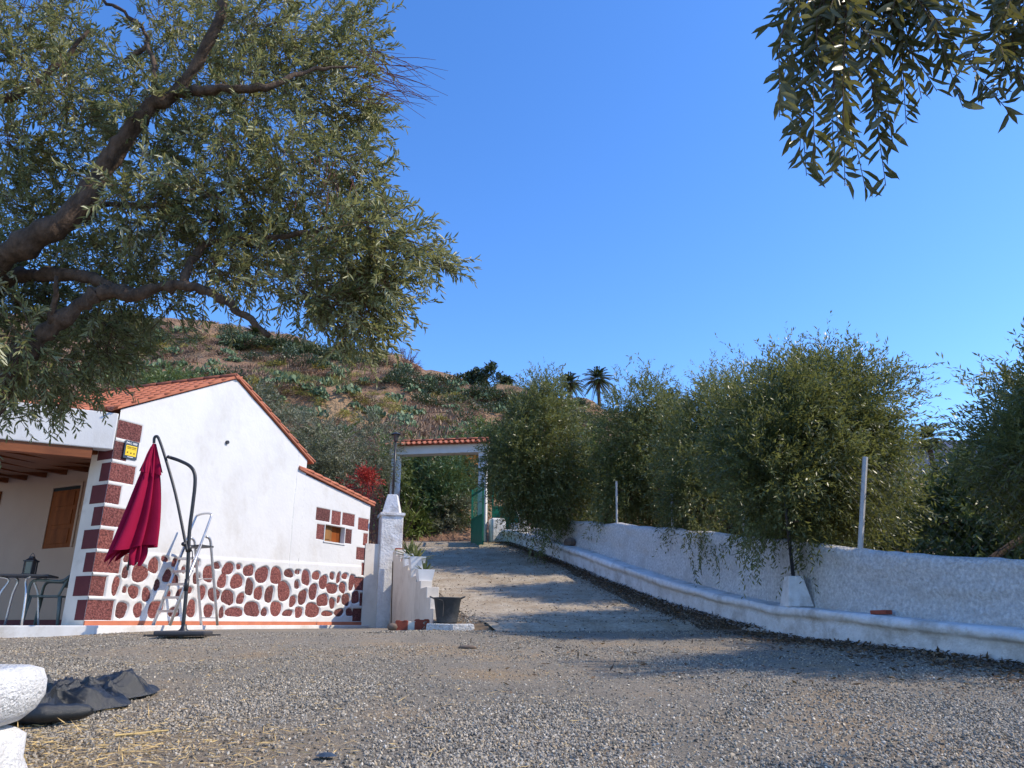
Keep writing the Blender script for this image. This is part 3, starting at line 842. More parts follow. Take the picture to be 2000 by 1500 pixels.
# bare tree on the ridge
c = at(795, 735, 128)
zb = float(hill_z(np.array([c[0]]), np.array([128.0]))[0])
root = thing('bare_tree', (c[0], 128, zb), 'leafless purplish brown tree on the ridge against the sky', 'tree')
mb, mb2 = MB(), MB()
rg = np.random.default_rng(2)
mb.tube([(c[0], 128, zb - 0.5), (c[0], 128, zb + 1.2)], [0.3, 0.22], 7)
for q in range(26):
    a = rg.uniform(0, 6.28); e = rg.uniform(0.25, 1.4); L = rg.uniform(2.2, 5.0)
    p0 = np.array([c[0], 128, zb + rg.uniform(0.3, 1.2)])
    d = np.array([math.cos(a) * math.cos(e), math.sin(a) * math.cos(e), math.sin(e)])
    P = spline([p0, p0 + d * L * 0.5 + rg.normal(size=3) * 0.3, p0 + d * L + np.array([0, 0, 0.2])], 3)
    mb.tube(P, list(np.linspace(0.10, 0.03, len(P))), 5)
    for k in range(16):
        s0 = P[rg.integers(2, len(P))]
        dd = unit(d + rg.normal(size=3) * 0.7) * rg.uniform(0.5, 1.4)
        mb2.tube([s0, s0 + dd * 0.5 + rg.normal(size=3) * 0.06, s0 + dd], [0.032, 0.024, 0.014], 3, False)
mb.build('trunk', M['twig'], root, True)
mb2.build('twigs', M['redtwig'], root, kind='stuff')

# ================================================================== HOUSE
A = np.array([-6.4, 11.5]); G = np.array([0.447, 0.894]); NRM = np.array([0.894, -0.447]); RD = -NRM
Z0 = 0.785
def W(s_, n_, z_):
    p = A + G * s_ + NRM * n_
    return np.array([p[0], p[1], Z0 + z_])
def hit_gable(px, py, n_=0.0):
    d = ray(px, py)
    o_ = W(0, n_, 0)
    den = d[0] * NRM[0] + d[1] * NRM[1]
    k = (o_[0] * NRM[0] + o_[1] * NRM[1]) / den
    p = d * k
    q = p[:2] - o_[:2]
    return float(q @ G), float(p[2] + EYE - Z0)
PEAK_S, PEAK_Z, EAVE_L, EAVE_R = 2.27, 4.56, 3.36, 3.30
RS = 4.45
SEND = 6.75
def wtop(s_):
    s_ = np.asarray(s_, float)
    g_ = np.where(s_ < PEAK_S, EAVE_L + (PEAK_Z - EAVE_L) * s_ / PEAK_S, PEAK_Z - (PEAK_Z - EAVE_R) * (s_ - PEAK_S) / (4.58 - PEAK_S))
    ln = 3.10 - 0.150 * (s_ - 4.17)
    return np.where(s_ <= RS, g_, ln)
house = thing('house', (A[0], A[1], Z0), 'small white gabled house with red stone trim and clay tile roof', 'house')

# stones of the wainscot, traced as (cx, cy, w, h)
ST2 = [(63,1084,36,36),(123,1100,58,64),(178,1089,26,28),(231,1110,52,62),(300,1132,66,90),(373,1137,62,84),(441,1125,46,46),(486,1117,26,28),(529,1147,44,78),(583,1136,38,50),(621,1170,42,80),(666,1138,24,40),(699,1149,22,54),(733,1139,28,34),(768,1172,30,84),
(92,1165,50,72),(168,1167,62,84),(234,1196,46,84),(281,1229,42,76),(337,1235,42,90),(414,1218,70,100),(482,1183,28,44),(512,1249,46,76),(567,1220,48,78),(460,1270,36,58),(617,1265,54,68),(666,1203,54,58),(721,1199,36,56),(738,1262,40,66),(667,1281,32,54),(700,1262,20,34),(789,1250,44,60),
(121,1250,66,76),(188,1256,40,60),(155,1327,84,56),(248,1312,76,80),(312,1327,32,50),(373,1309,54,84),(435,1332,50,36),(492,1328,42,52),(563,1317,80,70),(640,1335,54,32),(703,1329,48,42),(757,1328,34,42),(20,1127,52,94),(50,1235,62,72),(20,1320,54,66),(88,1330,30,56)]
ST6 = [(104,893,52,58),(90,993,50,80),(192,1000,104,136),(288,945,70,122),(85,1112,30,56),(147,1127,76,92),(22,1085,54,128),(235,1148,60,102),(310,1080,46,78),(62,1255,84,106),(178,1255,70,100),(300,1250,98,124),(385,1145,46,60),(365,900,50,40),(436,925,44,58),(435,1045,56,76),(470,1145,56,76),(430,1270,84,66),(550,1245,66,118),(540,1115,38,46),(495,975,28,56),(580,930,56,56),(585,1035,46,86),(622,1135,62,100),(382,1018,56,92)]
stones = []
for lst, sc_, ox, oy in ((ST2, 2.6775, 400, 700), (ST6, 3.571, 220, 840)):
    for (cx, cy, w_, h_) in lst:
        x, y = ox + cx / sc_, oy + cy / sc_
        s0, z0 = hit_gable(x, y); s1, _ = hit_gable(x + w_ / sc_ / 2, y); _, z1 = hit_gable(x, y - h_ / sc_ / 2)
        stones.append((s0, max(z0, 0.09 + (z1 - z0) * 0.92), s1 - s0, z1 - z0))
rg = np.random.default_rng(21)
STP = []
for (s0, z0, hs, hz) in stones:
    k = 14
    th = np.linspace(0, 2 * math.pi, k, endpoint=False)
    p = rg.uniform(2.1, 3.4)
    f = (abs(np.cos(th)) ** p + abs(np.sin(th)) ** p) ** (-1 / p)
    f *= 1 + 0.10 * np.sin(th * 2 + rg.uniform(0, 6)) + 0.06 * np.sin(th * 3 + rg.uniform(0, 6))
    tilt = rg.normal() * 0.18
    STP.append((s0, z0, hs, hz, th, f, tilt))
QU = []   # (s0,s1,z0,z1)
for k in range(9):
    zb = 0.075 + k * 0.352
    QU.append((0.0, 0.44 if k % 2 == 0 else 0.245, zb, zb + 0.295))
for k in range(7):
    zb = 0.08 + k * 0.338
    QU.append((SEND - (0.42 if k % 2 == 0 else 0.2), SEND - 0.03, zb, zb + 0.275))
win_s0, win_z1 = hit_gable(636, 1024)
win_s1, win_z0 = hit_gable(672, 1062)
def pxrect(x0, y0, x1, y1):
    a, zt = hit_gable((x0), (y0)); b_, zb = hit_gable(x1, y1)
    return (a, b_, zb, zt)
sw = 1 / 2.6775
ww = win_s1 - win_s0
BL = [(win_s0 - 0.32, win_s0 + 0.13, win_z1 + 0.06, win_z1 + 0.33), (win_s0 + 0.19, win_s1 - 0.17, win_z1 + 0.03, win_z1 + 0.33), (win_s1 - 0.11, win_s1 + 0.33, win_z1 + 0.06, win_z1 + 0.33),
      (win_s0 - 0.26, win_s0 - 0.015, win_z0 + 0.02, win_z1 - 0.02), (win_s1 + 0.015, win_s1 + 0.26, win_z0 + 0.02, win_z1 - 0.02)]
REC = QU + BL
# relief wall
ns, nz = 560, 300
sv = np.linspace(0, SEND, ns)
sv = np.sort(np.concatenate([sv, [RS - 0.0005, RS + 0.0005, win_s0, win_s1]]))
ns = len(sv)
T_ = np.linspace(0, 1, nz)
Sg, Tg = np.meshgrid(sv, T_, indexing='ij')
Zg = Tg * wtop(Sg)
H = 0.010 * vnoise(Sg * 1.5, Zg * 1.5, 3) + 0.004 * vnoise(Sg * 6, Zg * 6, 5) + 0.0016 * vnoise(Sg * 25, Zg * 25, 6)
Hw = 0.016 * np.clip((1.12 + 0.03 * Sg - Zg) / 0.05, 0, 1)
H += Hw
for (s0, z0, hs, hz, th, f, tilt) in STP:
    msk = (abs(Sg - s0) < hs * 1.5 + 0.06) & (abs(Zg - z0) < hz * 1.5 + 0.06)
    ds, dz = Sg[msk] - s0, Zg[msk] - z0
    a = np.arctan2(dz / hz, ds / hs) - tilt
    Rr = np.interp(np.mod(a, 2 * math.pi), np.append(th, 2 * math.pi), np.append(f, f[0]))
    rho = np.sqrt((ds / hs) ** 2 + (dz / hz) ** 2)
    d = (rho - Rr) * (hs + hz) * 0.5
    H[msk] = np.where(d < 0.03, np.minimum(H[msk], -0.016 + (0.034) * np.clip(d / 0.022, 0, 1) ** 0.8), H[msk])
for (a, b_, c_, e) in REC:
    d = np.maximum(np.maximum(a - Sg, Sg - b_), np.maximum(c_ - Zg, Zg - e))
    H = np.where(d < 0.014, np.minimum(H, -0.014 + 0.026 * np.clip(d / 0.013, 0, 1)), H)
crack = (abs(Sg - 4.17 - 0.02 * vnoise(Zg * 4, Zg * 0, 8)) < 0.008) & (Zg > 0.9)
H[crack] -= 0.012
V = np.stack([A[0] + G[0] * Sg + NRM[0] * H, A[1] + G[1] * Sg + NRM[1] * H, Z0 + Zg], -1).reshape(-1, 3)
F = grid_faces(ns, nz)
fc = np.stack([Sg.ravel()[F].mean(1), Zg.ravel()[F].mean(1)], 1)
hole = (fc[:, 0] > win_s0) & (fc[:, 0] < win_s1) & (fc[:, 1] > win_z0) & (fc[:, 1] < win_z1)
gable = obj('gable_wall', V, F[~hole], M['plaster'], house, True)
for (s0, z0, hs, hz, th, f, tilt) in STP:
    V, Fc = [W(s0, -0.004, z0)], []
    k = len(th)
    for ri, (rf, nn) in enumerate(((0.55, -0.005), (0.86, -0.009), (1.03, -0.015))):
        for i in range(k):
            aa = th[i] + tilt
            V.append(W(s0 + hs * f[i] * rf * math.cos(aa), nn + rg.normal() * 0.002, z0 + hz * f[i] * rf * math.sin(aa)))
    for i in range(k):
        Fc.append((0, 1 + i, 1 + (i + 1) % k))
        for q in (0, 1):
            Fc.append((1 + q * k + i, 1 + (q + 1) * k + i, 1 + (q + 1) * k + (i + 1) % k, 1 + q * k + (i + 1) % k))
    obj('stone', V, Fc, M['pebble'], gable)
def patch(name, a, b_, c_, e, mat, fn, parent, nx=4, nyy=3, amp=0.002):
    V = [fn(a + (b_ - a) * i / nx, rg.normal() * amp, c_ + (e - c_) * j / nyy) for i in range(nx + 1) for j in range(nyy + 1)]
    return obj(name, V, grid_faces(nx + 1, nyy + 1), mat, parent)
for (a, b_, c_, e) in REC:
    patch('quoin', a + 0.001, b_ - 0.001, c_, e, M['pebble'], lambda s_, n_, z_: W(s_, -0.0085 + n_, z_), gable)
# window in the lean-to
win = MB()
D_ = 0.16
for (a, b_) in ((win_s0, win_s0 - 0.02), (win_s1, win_s1 + 0.02)):
    win.box(W(a, 0.006, win_z0), np.append(-NRM * D_, 0), np.append(G * (b_ - a), 0), (0, 0, win_z1 - win_z0))
win.box(W(win_s0, 0.006, win_z1), np.append(-NRM * D_, 0), np.append(G * ww, 0), (0, 0, 0.02))
win.box(W(win_s0 - 0.03, 0.02, win_z0 - 0.03), np.append(-NRM * D_, 0), np.append(G * (ww + 0.06), 0), (0, 0, 0.03))
wf = win.build('window', M['plaster'], house)
b1 = MB()
b1.box(W(win_s0, -0.10, win_z0), np.append(-NRM * 0.03, 0), np.append(G * ww * 0.52, 0), (0, 0, win_z1 - win_z0))
b1.box(W(win_s0 + 0.06, -0.085, win_z0 + 0.06), np.append(-NRM * 0.02, 0), np.append(G * (ww * 0.52 - 0.12), 0), (0, 0, win_z1 - win_z0 - 0.12))
b1.build('shutter', M['shutterwood'], wf)
b1 = MB()
b1.box(W(win_s0 + ww * 0.53, -0.115, win_z0), np.append(-NRM * 0.02, 0), np.append(G * ww * 0.47, 0), (0, 0, win_z1 - win_z0))
b1.build('pane', M['wood'], wf)  # darker wood board painted in for the window reveal lying in shadow
# vent pipe
vs_, vz_ = hit_gable(443, 864)
b1 = MB(); b1.tube([W(vs_, -0.02, vz_), W(vs_, 0.035, vz_)], 0.035, 10); b1.build('vent_pipe', M['blackmetal'], house)
# skirting
b1 = MB()
b1.box(W(-0.005, 0.024, 0.0), np.append(-NRM * 0.02, 0), np.append(G * (SEND + 0.005), 0), (0, 0, 0.068))
b1.build('skirting', M['skirting'], house)
# other walls of the body
HL = 8.0
b1 = MB()
b1.box(W(4.43, -0.3, 0), np.append(RD * HL, 0), np.append(G * -0.2, 0), (0, 0, EAVE_R - 0.05))
b1.box(W(SEND - 0.02, -0.02, 0), np.append(RD * 3.0, 0), np.append(G * -0.2, 0), (0, 0, 2.66))
b1.build('rear_wall', M['plaster'], house)
# pillar face at the porch corner, with its quoins
PW = 0.52
b1 = MB()
b1.box(W(0.0, -0.016, 0), np.append(RD * PW, 0), np.append(G * 0.24, 0), (0, 0, 3.20))
pil = b1.build('porch_pillar', M['cream'], house)
for k in range(9):
    zb = 0.075 + k * 0.352
    L_ = 0.22 if k % 2 == 0 else 0.36
    if k == 8: continue
    b1 = MB()
    b1.box(W(-0.004, -0.018, zb), np.append(RD * L_, 0), np.append(G * 0.05, 0), (0, 0, 0.295))
    b1.build('quoin', M['maroon'], pil)
# porch back wall with the shuttered window
BS = 1.75
def Wb(u, off, z_):
    p = A + G * (BS + off) + RD * u
    return np.array([p[0], p[1], Z0 + z_])
def hit_back(px, py):
    d = ray(px, py); o_ = Wb(0, 0, 0)
    k = (o_[0] * G[0] + o_[1] * G[1]) / (d[0] * G[0] + d[1] * G[1])
    p = d * k
    return float((p[:2] - o_[:2]) @ RD), float(p[2] + EYE - Z0)
b1 = MB()
b1.box(Wb(0.02, 0, 0), np.append(RD * (HL - 0.5), 0), np.append(G * 0.2, 0), (0, 0, 3.6))
b1.build('porch_back_wall', M['porch'], house)
u0, zt = hit_back(160, 953); u1, zb_ = hit_back(84, 1072)
u1 = max(u1, u0 + 0.72)
wz0, wz1 = zb_, hit_back(100, 955)[1]
b1 = MB()
for uu in (u0 - 0.05, u1):
    b1.box(Wb(uu, -0.03, wz0), np.append(RD * 0.05, 0), np.append(G * 0.06, 0), (0, 0, wz1 - wz0))
b1.box(Wb(u0 - 0.05, -0.034, wz1), np.append(RD * (u1 - u0 + 0.1), 0), np.append(G * 0.06, 0), (0, 0, 0.06))
sw_ = b1.build('window', M['porch'], house)
b1 = MB()
b1.box(Wb(u0, -0.012, wz0), np.append(RD * (u1 - u0), 0), np.append(G * 0.05, 0), (0, 0, wz1 - wz0 - 0.07))
b1.build('shutter', M['wood'], sw_)
hh = (wz1 - wz0 - 0.07)
for k in range(3):
    b1 = MB()
    b1.box(Wb(u0 + 0.14, -0.026, wz0 + 0.08 + k * hh / 3.1), np.append(RD * (u1 - u0 - 0.28), 0), np.append(G * 0.02, 0), (0, 0, hh / 3.1 - 0.08))
    b1.build('panel', M['wood'], sw_, bevel=0.008)
b1 = MB(); b1.box(Wb(u0, -0.014, wz1 - 0.066), np.append(RD * (u1 - u0), 0), np.append(G * 0.02, 0), (0, 0, 0.06)); b1.build('gap', M['dark'], sw_)
# porch front: parapet, beam, rafters, ceiling (runs out towards the viewer's left)
FD = np.array([-0.882, -0.471]); FN = np.array([0.471, -0.882])
def Wf(u, off, z_):
    p = A + FD * u + FN * off
    return np.array([p[0], p[1], Z0 + z_])
b1 = MB()
b1.box(Wf(0.02, 0.03, 2.68), np.append(FD * 6, 0), np.append(-FN * 0.22, 0), (0, 0, 0.60))
b1.build('parapet', M['plaster'], house, bevel=0.015)
b1 = MB()
b1.box(Wf(0.30, 0.0, 2.52), np.append(FD * 5.7, 0), np.append(-FN * 0.14, 0), (0, 0, 0.157))
b1.build('porch_beam', M['beamwood'], house)
ce0, ce1 = Wf(0.1, -0.2, 2.70), Wf(6, -0.2, 2.70)
ce2, ce3 = Wb(7.5, 0.1, 3.05), Wb(0.1, 0.1, 3.05)
b1 = MB()
up_ = np.array([0, 0, 0.06])
b1.add([ce0, ce1, ce2, ce3, ce0 + up_, ce1 + up_, ce2 + up_, ce3 + up_], [(0, 1, 2, 3), (7, 6, 5, 4), (0, 4, 5, 1), (1, 5, 6, 2), (2, 6, 7, 3), (3, 7, 4, 0)])
b1.build('porch_ceiling', M['beamwood'], house)
for k in range(9):
    u = 0.55 + k * 0.62
    p0 = Wf(u, -0.1, 2.58); p1 = Wb(u * 1.08 + 0.05, 0.05, 2.93)
    d_ = p1 - p0; sdv = unit(np.array([-d_[1], d_[0], 0])) * 0.09
    b1 = MB(); b1.box(p0 - sdv / 2, d_, sdv, (0, 0, 0.115)); b1.build('rafter', M['beamwood'], house)
for u in (3.4,):
    b1 = MB(); b1.cbox(Wf(u, -0.15, 0), 0.28, 0.28, 2.52, math.atan2(FD[1], FD[0])); b1.build('porch_post', M['plaster'], house)
# floor skirting inside and picture frame
b1 = MB(); b1.box(Wb(0.03, -0.02, 0), np.append(RD * 7, 0), np.append(G * 0.018, 0), (0, 0, 0.1)); b1.build('inner_skirting', M['maroon'], house)

# ---- roofs and tiles
def tile_mesh(L=0.44, w0=0.105, w1=0.082, th=0.014, k=7):
    V, F = [], []
    for (x, wd) in ((0, w0), (L, w1)):
        for rr_ in (wd, wd - th):
            for i in range(k):
                a = math.pi * i / (k - 1)
                V.append((x, math.cos(a) * rr_, math.sin(a) * rr_ * 0.8))
    o0, i0, o1, i1 = 0, k, 2 * k, 3 * k
    for i in range(k - 1):
        F += [(o0 + i, o0 + i + 1, o1 + i + 1, o1 + i), (i0 + i + 1, i0 + i, i1 + i, i1 + i + 1), (o0 + i + 1, o0 + i, i0 + i, i0 + i + 1), (o1 + i, o1 + i + 1, i1 + i + 1, i1 + i)]
    F += [(o0, o1, i1, i0), (o0 + k - 1, i0 + k - 1, i1 + k - 1, o1 + k - 1)]
    return mesh_np('roof_tile', V, F, M['tile'], True)
TILE = tile_mesh()
def frame(xa, ya):
    xa = Vector(xa).normalized(); ya = Vector(ya); ya = (ya - xa * ya.dot(xa)).normalized(); za = xa.cross(ya)
    return Matrix((xa, ya, za)).transposed()
def place_tile(p, up_dir, side, parent, sc=1.0):
    o = link('roof_tile', TILE, parent)
    Mx = frame(up_dir, side)
    jit = Quaternion((random.uniform(-1, 1), random.uniform(-1, 1), random.uniform(-1, 1)), random.uniform(-0.025, 0.025)).to_matrix()
    org = origin_of(parent)
    o.matrix_local = Matrix.Translation(Vector(p) - org) @ (jit @ Mx).to_4x4() @ Matrix.Scale(sc, 4)
    return o
RDR = unit(np.array([-0.95, 0.31]))
def Wr(s_, n_, z_):
    p = A + G * s_ - RDR * n_
    return np.array([p[0], p[1], Z0 + z_])
def roof_plane(s_e, z_e, s_r, z_r, n0, n1, name):
    """slab from eave (s_e,z_e) to ridge (s_r,z_r), from n0 (gable side) along RD to n1"""
    b_ = MB()
    P = [Wr(s_e, n0, z_e), Wr(s_r, n0, z_r), Wr(s_r, n1, z_r), Wr(s_e, n1, z_e)]
    u_ = np.array([0, 0, 0.045])
    b_.add(P + [p + u_ for p in P], [(0, 1, 2, 3), (7, 6, 5, 4), (0, 4, 5, 1), (1, 5, 6, 2), (2, 6, 7, 3), (3, 7, 4, 0)])
    return b_.build(name, M['tile'], house)
roofL = roof_plane(-0.10, EAVE_L - 0.02, PEAK_S, PEAK_Z + 0.03, 0.05, -7.8, 'roof')
roofR = roof_plane(4.60, EAVE_R + 0.02, PEAK_S, PEAK_Z + 0.03, 0.05, -7.8, 'roof')
leanr = roof_plane(SEND + 0.10, wtop(SEND) + 0.0, 4.2, 3.13, 0.05, -2.9, 'lean_to_roof')
def tiles(parent, s_e, z_e, s_r, z_r, ncol, n0, spacing=0.215, course=0.375):
    a, b_ = W(s_e, 0, z_e), W(s_r, 0, z_r)
    Ls = np.linalg.norm(b_ - a); u_ = (b_ - a) / Ls
    nc = int(Ls / course) + 1
    nrm_ = np.cross(u_, np.append(NRM, 0)); nrm_ = nrm_ * np.sign(nrm_[2])
    for c_ in range(ncol):
        for k in range(nc):
            d_ = k * (Ls - 0.40) / (nc - 1)
            p = Wr(s_e, n0 - c_ * spacing, z_e) + u_ * d_ + nrm_ * (0.052 + 0.012 * 0)
            uu = u_ - nrm_ * 0.035
            place_tile(p, uu, NRM_3, parent)
NRM_3 = (NRM[0], NRM[1], 0)
tiles(roofL, -0.14, EAVE_L - 0.03, PEAK_S, PEAK_Z + 0.03, 33, -0.04)
tiles(roofR, 4.62, EAVE_R + 0.01, PEAK_S, PEAK_Z + 0.03, 3, -0.04)
tiles(leanr, SEND + 0.12, float(wtop(SEND)), 4.25, 3.12, 4, -0.04, course=0.33)
for k in range(20):      # ridge caps
    place_tile(Wr(PEAK_S, 0.06 - k * 0.385, PEAK_Z + 0.085), (RDR[0], RDR[1], 0.03), (G[0], G[1], 0), roofL, 1.05)
for k in range(14):      # tiles along the porch parapet
    place_tile(Wf(0.45 + k * 0.34, -0.1, 3.275), (FD[0], FD[1], 0.05), (FN[0], FN[1], 0), house, 0.85)
# ---- pavement
poly = [A + G * 6.9 + NRM * 0.12, A + NRM * 0.62 - G * 0.25, A + FD * 6 + FN * 0.62, A + FD * 6 - FN * 6, A + G * 6.9 - NRM * 3]
b1 = MB(); b1.prism([tuple(p) for p in poly[::-1]], 0.30, Z0)
b1.build('pavement', M['pave'], None, kind='structure', bevel=0.012)

# ---- alarm sign
s0, zt = hit_gable(243, 859); s1, zb_ = hit_gable(268, 900)
sg = thing('wall_sign', W((s0 + s1) / 2, 0.012, zb_), 'small navy and yellow alarm notice between the corner stones', 'sign')
SW_, SH_ = 0.25, zt - zb_
sc0 = s0 + 0.01
b1 = MB(); b1.box(W(sc0, 0.022, zb_), np.append(-NRM * 0.008, 0), np.append(G * SW_, 0), (0, 0, SH_)); b1.build('plate', M['signblue'], sg)
b1 = MB(); b1.box(W(sc0 + 0.025, 0.026, zb_ + SH_ * 0.16), np.append(-NRM * 0.003, 0), np.append(G * (SW_ - 0.05), 0), (0, 0, SH_ * 0.58)); b1.build('yellow_panel', M['signyellow'], sg)
def strip(mb, u, v_, w_, h_, n_=0.029):
    mb.box(W(sc0 + u * SW_, n_, zb_ + v_ * SH_), np.append(-NRM * 0.002, 0), np.append(G * w_ * SW_, 0), (0, 0, h_ * SH_))
b1 = MB()
for (u, v_, w_, h_) in ((0.18, 0.62, 0.28, 0.05), (0.50, 0.62, 0.05, 0.05), (0.58, 0.62, 0.26, 0.05), (0.18, 0.55, 0.3, 0.025), (0.52, 0.55, 0.3, 0.025), (0.2, 0.3, 0.1, 0.08), (0.45, 0.28, 0.1, 0.08), (0.68, 0.28, 0.1, 0.08)):
    strip(b1, u, v_, w_, h_)
b1.build('small_print', M['signink'], sg)
b1 = MB()
mx = [(0.10, 0.80), (0.10, 0.92), (0.18, 0.84), (0.26, 0.92), (0.26, 0.80)]
for k in range(4):
    p, q = mx[k], mx[k + 1]
    b1.tube([W(sc0 + p[0] * SW_, 0.026, zb_ + p[1] * SH_), W(sc0 + q[0] * SW_, 0.026, zb_ + q[1] * SH_)], 0.006, 4)
ring = [W(sc0 + (0.40 + 0.055 * math.cos(t)) * SW_, 0.026, zb_ + (0.86 + 0.045 * math.sin(t)) * SH_) for t in np.linspace(0, 6.28, 13)]
b1.tube(ring, 0.004, 4)
for (u, v_, w_, h_) in ((0.55, 0.90, 0.32, 0.022), (0.55, 0.86, 0.34, 0.022), (0.55, 0.82, 0.30, 0.022), (0.3, 0.08, 0.4, 0.03)):
    strip(b1, u, v_, w_, h_, 0.025)
b1.build('white_lettering', M['white'], sg)

# ================================================================== PORCH THINGS
tb = at(28, 1208, 11.75); tb[2] = Z0
t_ = thing('cafe_table', tb, 'small metal cafe table on the porch with curved legs', 'table')
b1 = MB(); b1.cbox(tb + np.array([0, 0, 0.715]), 0.85, 0.6, 0.03, 0.3); b1.build('tabletop', M['greymetal'], t_, bevel=0.008)
for sx in (-1, 1):
    for sy in (-1, 1):
        p = tb + np.array([sx * 0.05, sy * 0.05, 0.72]); q = tb + np.array([sx * 0.26, sy * 0.2, 0])
        b1 = MB(); b1.tube(spline([q, q + np.array([-sx * 0.06, -sy * 0.05, 0.45]), p + np.array([sx * 0.08, sy * 0.06, -0.06]), p + np.array([sx * 0.2, sy * 0.15, -0.008])], 4), 0.016, 7)
        b1.build('leg', M['alu'], t_, True)
lt = tb + np.array([0.10, -0.02, 0.746])
t_ = thing('lantern', lt, 'black metal lantern standing on the porch table', 'lantern')
b1 = MB(); b1.cbox(lt, 0.15, 0.15, 0.02); b1.cbox(lt + np.array([0, 0, 0.20]), 0.16, 0.16, 0.02)
for sx in (-1, 1):
    for sy in (-1, 1):
        b1.cbox(lt + np.array([sx * 0.062, sy * 0.062, 0.02]), 0.014, 0.014, 0.18)
b1.lathe(lt + np.array([0, 0, 0.22]), [(0.09, 0), (0.045, 0.035), (0.04, 0.06), (0.0, 0.065)], 4, 0.785)
b1.build('cage', M['blackmetal'], t_)
b1 = MB(); b1.cbox(lt + np.array([0, 0, 0.021]), 0.105, 0.105, 0.178); b1.build('pane', M['glass'], t_)
b1 = MB(); b1.tube(spline([lt + np.array([-0.04, 0, 0.28]), lt + np.array([0, 0, 0.33]), lt + np.array([0.04, 0, 0.28])], 5), 0.004, 5); b1.build('handle', M['blackmetal'], t_)
# plastic armchair
cb = at(85, 1208, 12.0); cb[2] = Z0
CR = math.atan2(0.2, -1)      # facing the table
cd, csd = np.array([-0.98, -0.2, 0]), np.array([-0.2, 0.98, 0])
t_ = thing('armchair', cb, 'green grey plastic armchair beside the porch table', 'chair')
uz = np.array([0, 0, 1.0])
b1 = MB(); b1.box(cb - cd * 0.22 - csd * 0.24 + uz * 0.42, cd * 0.46, csd * 0.48, uz * 0.025); b1.build('seat', M['chair'], t_, bevel=0.01)
for i in (-1, 1):
    b1 = MB()
    P = [cb - cd * 0.22 + csd * i * 0.21 + uz * 0.42, cb - cd * 0.30 + csd * i * 0.21 + uz * 0.65, cb - cd * 0.40 + csd * i * 0.19 + uz * 0.88]
    b1.tube(spline(P, 4), 0.02, 6); b1.build('back_rail', M['chair'], t_, True)
    b1 = MB()
    P = [cb + cd * 0.20 + csd * i * 0.25, cb + cd * 0.19 + csd * i * 0.26 + uz * 0.42, cb + cd * 0.16 + csd * i * 0.27 + uz * 0.64, cb + cd * 0.0 + csd * i * 0.27 + uz * 0.665, cb - cd * 0.24 + csd * i * 0.25 + uz * 0.66, cb - cd * 0.34 + csd * i * 0.21 + uz * 0.74]
    b1.tube(spline(P, 5), 0.022, 6); b1.build('arm', M['chair'], t_, True)
    for q, f in ((0.20, 0.0), (-0.30, 0.0)):
        b1 = MB(); b1.tube([cb + cd * q + csd * i * 0.25, cb + cd * (q * 0.85) + csd * i * 0.22 + uz * 0.43], [0.022, 0.032], 6); b1.build('leg', M['chair'], t_, True)
for k in range(4):
    f = 0.25 + k * 0.2
    b1 = MB()
    c0 = cb - cd * (0.22 + 0.16 * f) + uz * (0.46 + 0.42 * f)
    b1.box(c0 - csd * 0.19, -cd * 0.012, csd * 0.38, uz * 0.065); b1.build('back_slat', M['chair'], t_)
# picture
pu, pz = hit_back(1, 972)
t_ = thing('framed_picture', Wb(pu, -0.02, pz - 0.15), 'small brown framed picture hanging on the porch back wall', 'picture')
b1 = MB(); b1.box(Wb(pu - 0.02, -0.03, pz - 0.15), np.append(RD * 0.26, 0), np.append(G * 0.022, 0), (0, 0, 0.28)); b1.build('frame', M['wood'], t_)
b1 = MB(); b1.box(Wb(pu + 0.015, -0.034, pz - 0.115), np.append(RD * 0.19, 0), np.append(G * 0.006, 0), (0, 0, 0.21)); b1.build('print', M['cream'], t_)

# ================================================================== PARASOL
UY = 10.9
ub = at(357, 1240, UY); gz = ground_z(ub[0], ub[1]); ub[2] = gz
um = thing('folded_parasol', ub, 'folded crimson cantilever parasol hanging from a black bent pole on slab base', 'parasol')
k_ = gz - (at(357, 1240, UY)[2])
def U(px, py, dy=0.0):
    p = at(px, py, UY + dy); p[2] += k_; return p
b1 = MB()
for a in (0.35, 0.35 + math.pi / 2):
    d = np.array([math.cos(a), math.sin(a), 0])
    b1.box(ub - d * 0.5 - np.cross(d, uz) * 0.03 - uz * 0.01, d * 1.0, np.cross(d, uz) * 0.06, uz * 0.035)
b1.build('base_cross', M['blackmetal'], um)
for (ox, oy, s_) in ((0.14, -0.30, 0.60), (-0.24, 0.24, 0.42)):
    b1 = MB(); b1.cbox(ub + np.array([ox, oy, 0.012]), s_ * 1.1, s_ * 0.8, 0.06, 0.15); b1.build('base_slab', M['greymetal'], um, bevel=0.02)
b1 = MB(); b1.lathe(ub, [(0.085, 0.045), (0.08, 0.07), (0.045, 0.10), (0.032, 0.16)], 14); b1.build('pole_foot', M['blackmetal'], um, True)
b1 = MB()
P = [U(357, 1232), U(366, 1128), U(370, 1040), U(376, 990), U(381, 946), U(380, 922), U(371, 908), U(352, 898), U(332, 891)]
b1.tube(spline(P, 5), 0.026, 10); b1.build('pole', M['blackmetal'], um, True)
b1 = MB(); b1.tube([U(363, 1152), U(366, 1128)], 0.034, 10); b1.tube([U(369, 1075), U(370.5, 1062)], 0.038, 10); b1.build('collar', M['blackmetal'], um, True)
b1 = MB()
P = [U(366, 1075, -0.04), U(361, 1050, -0.04), U(343, 962, -0.04), U(322, 888, -0.04), U(311, 856, -0.04), U(306, 850, -0.04), U(302, 853, -0.04), U(301, 863, -0.04)]
b1.tube(spline(P, 4), 0.022, 8); b1.build('arm', M['blackmetal'], um, True)
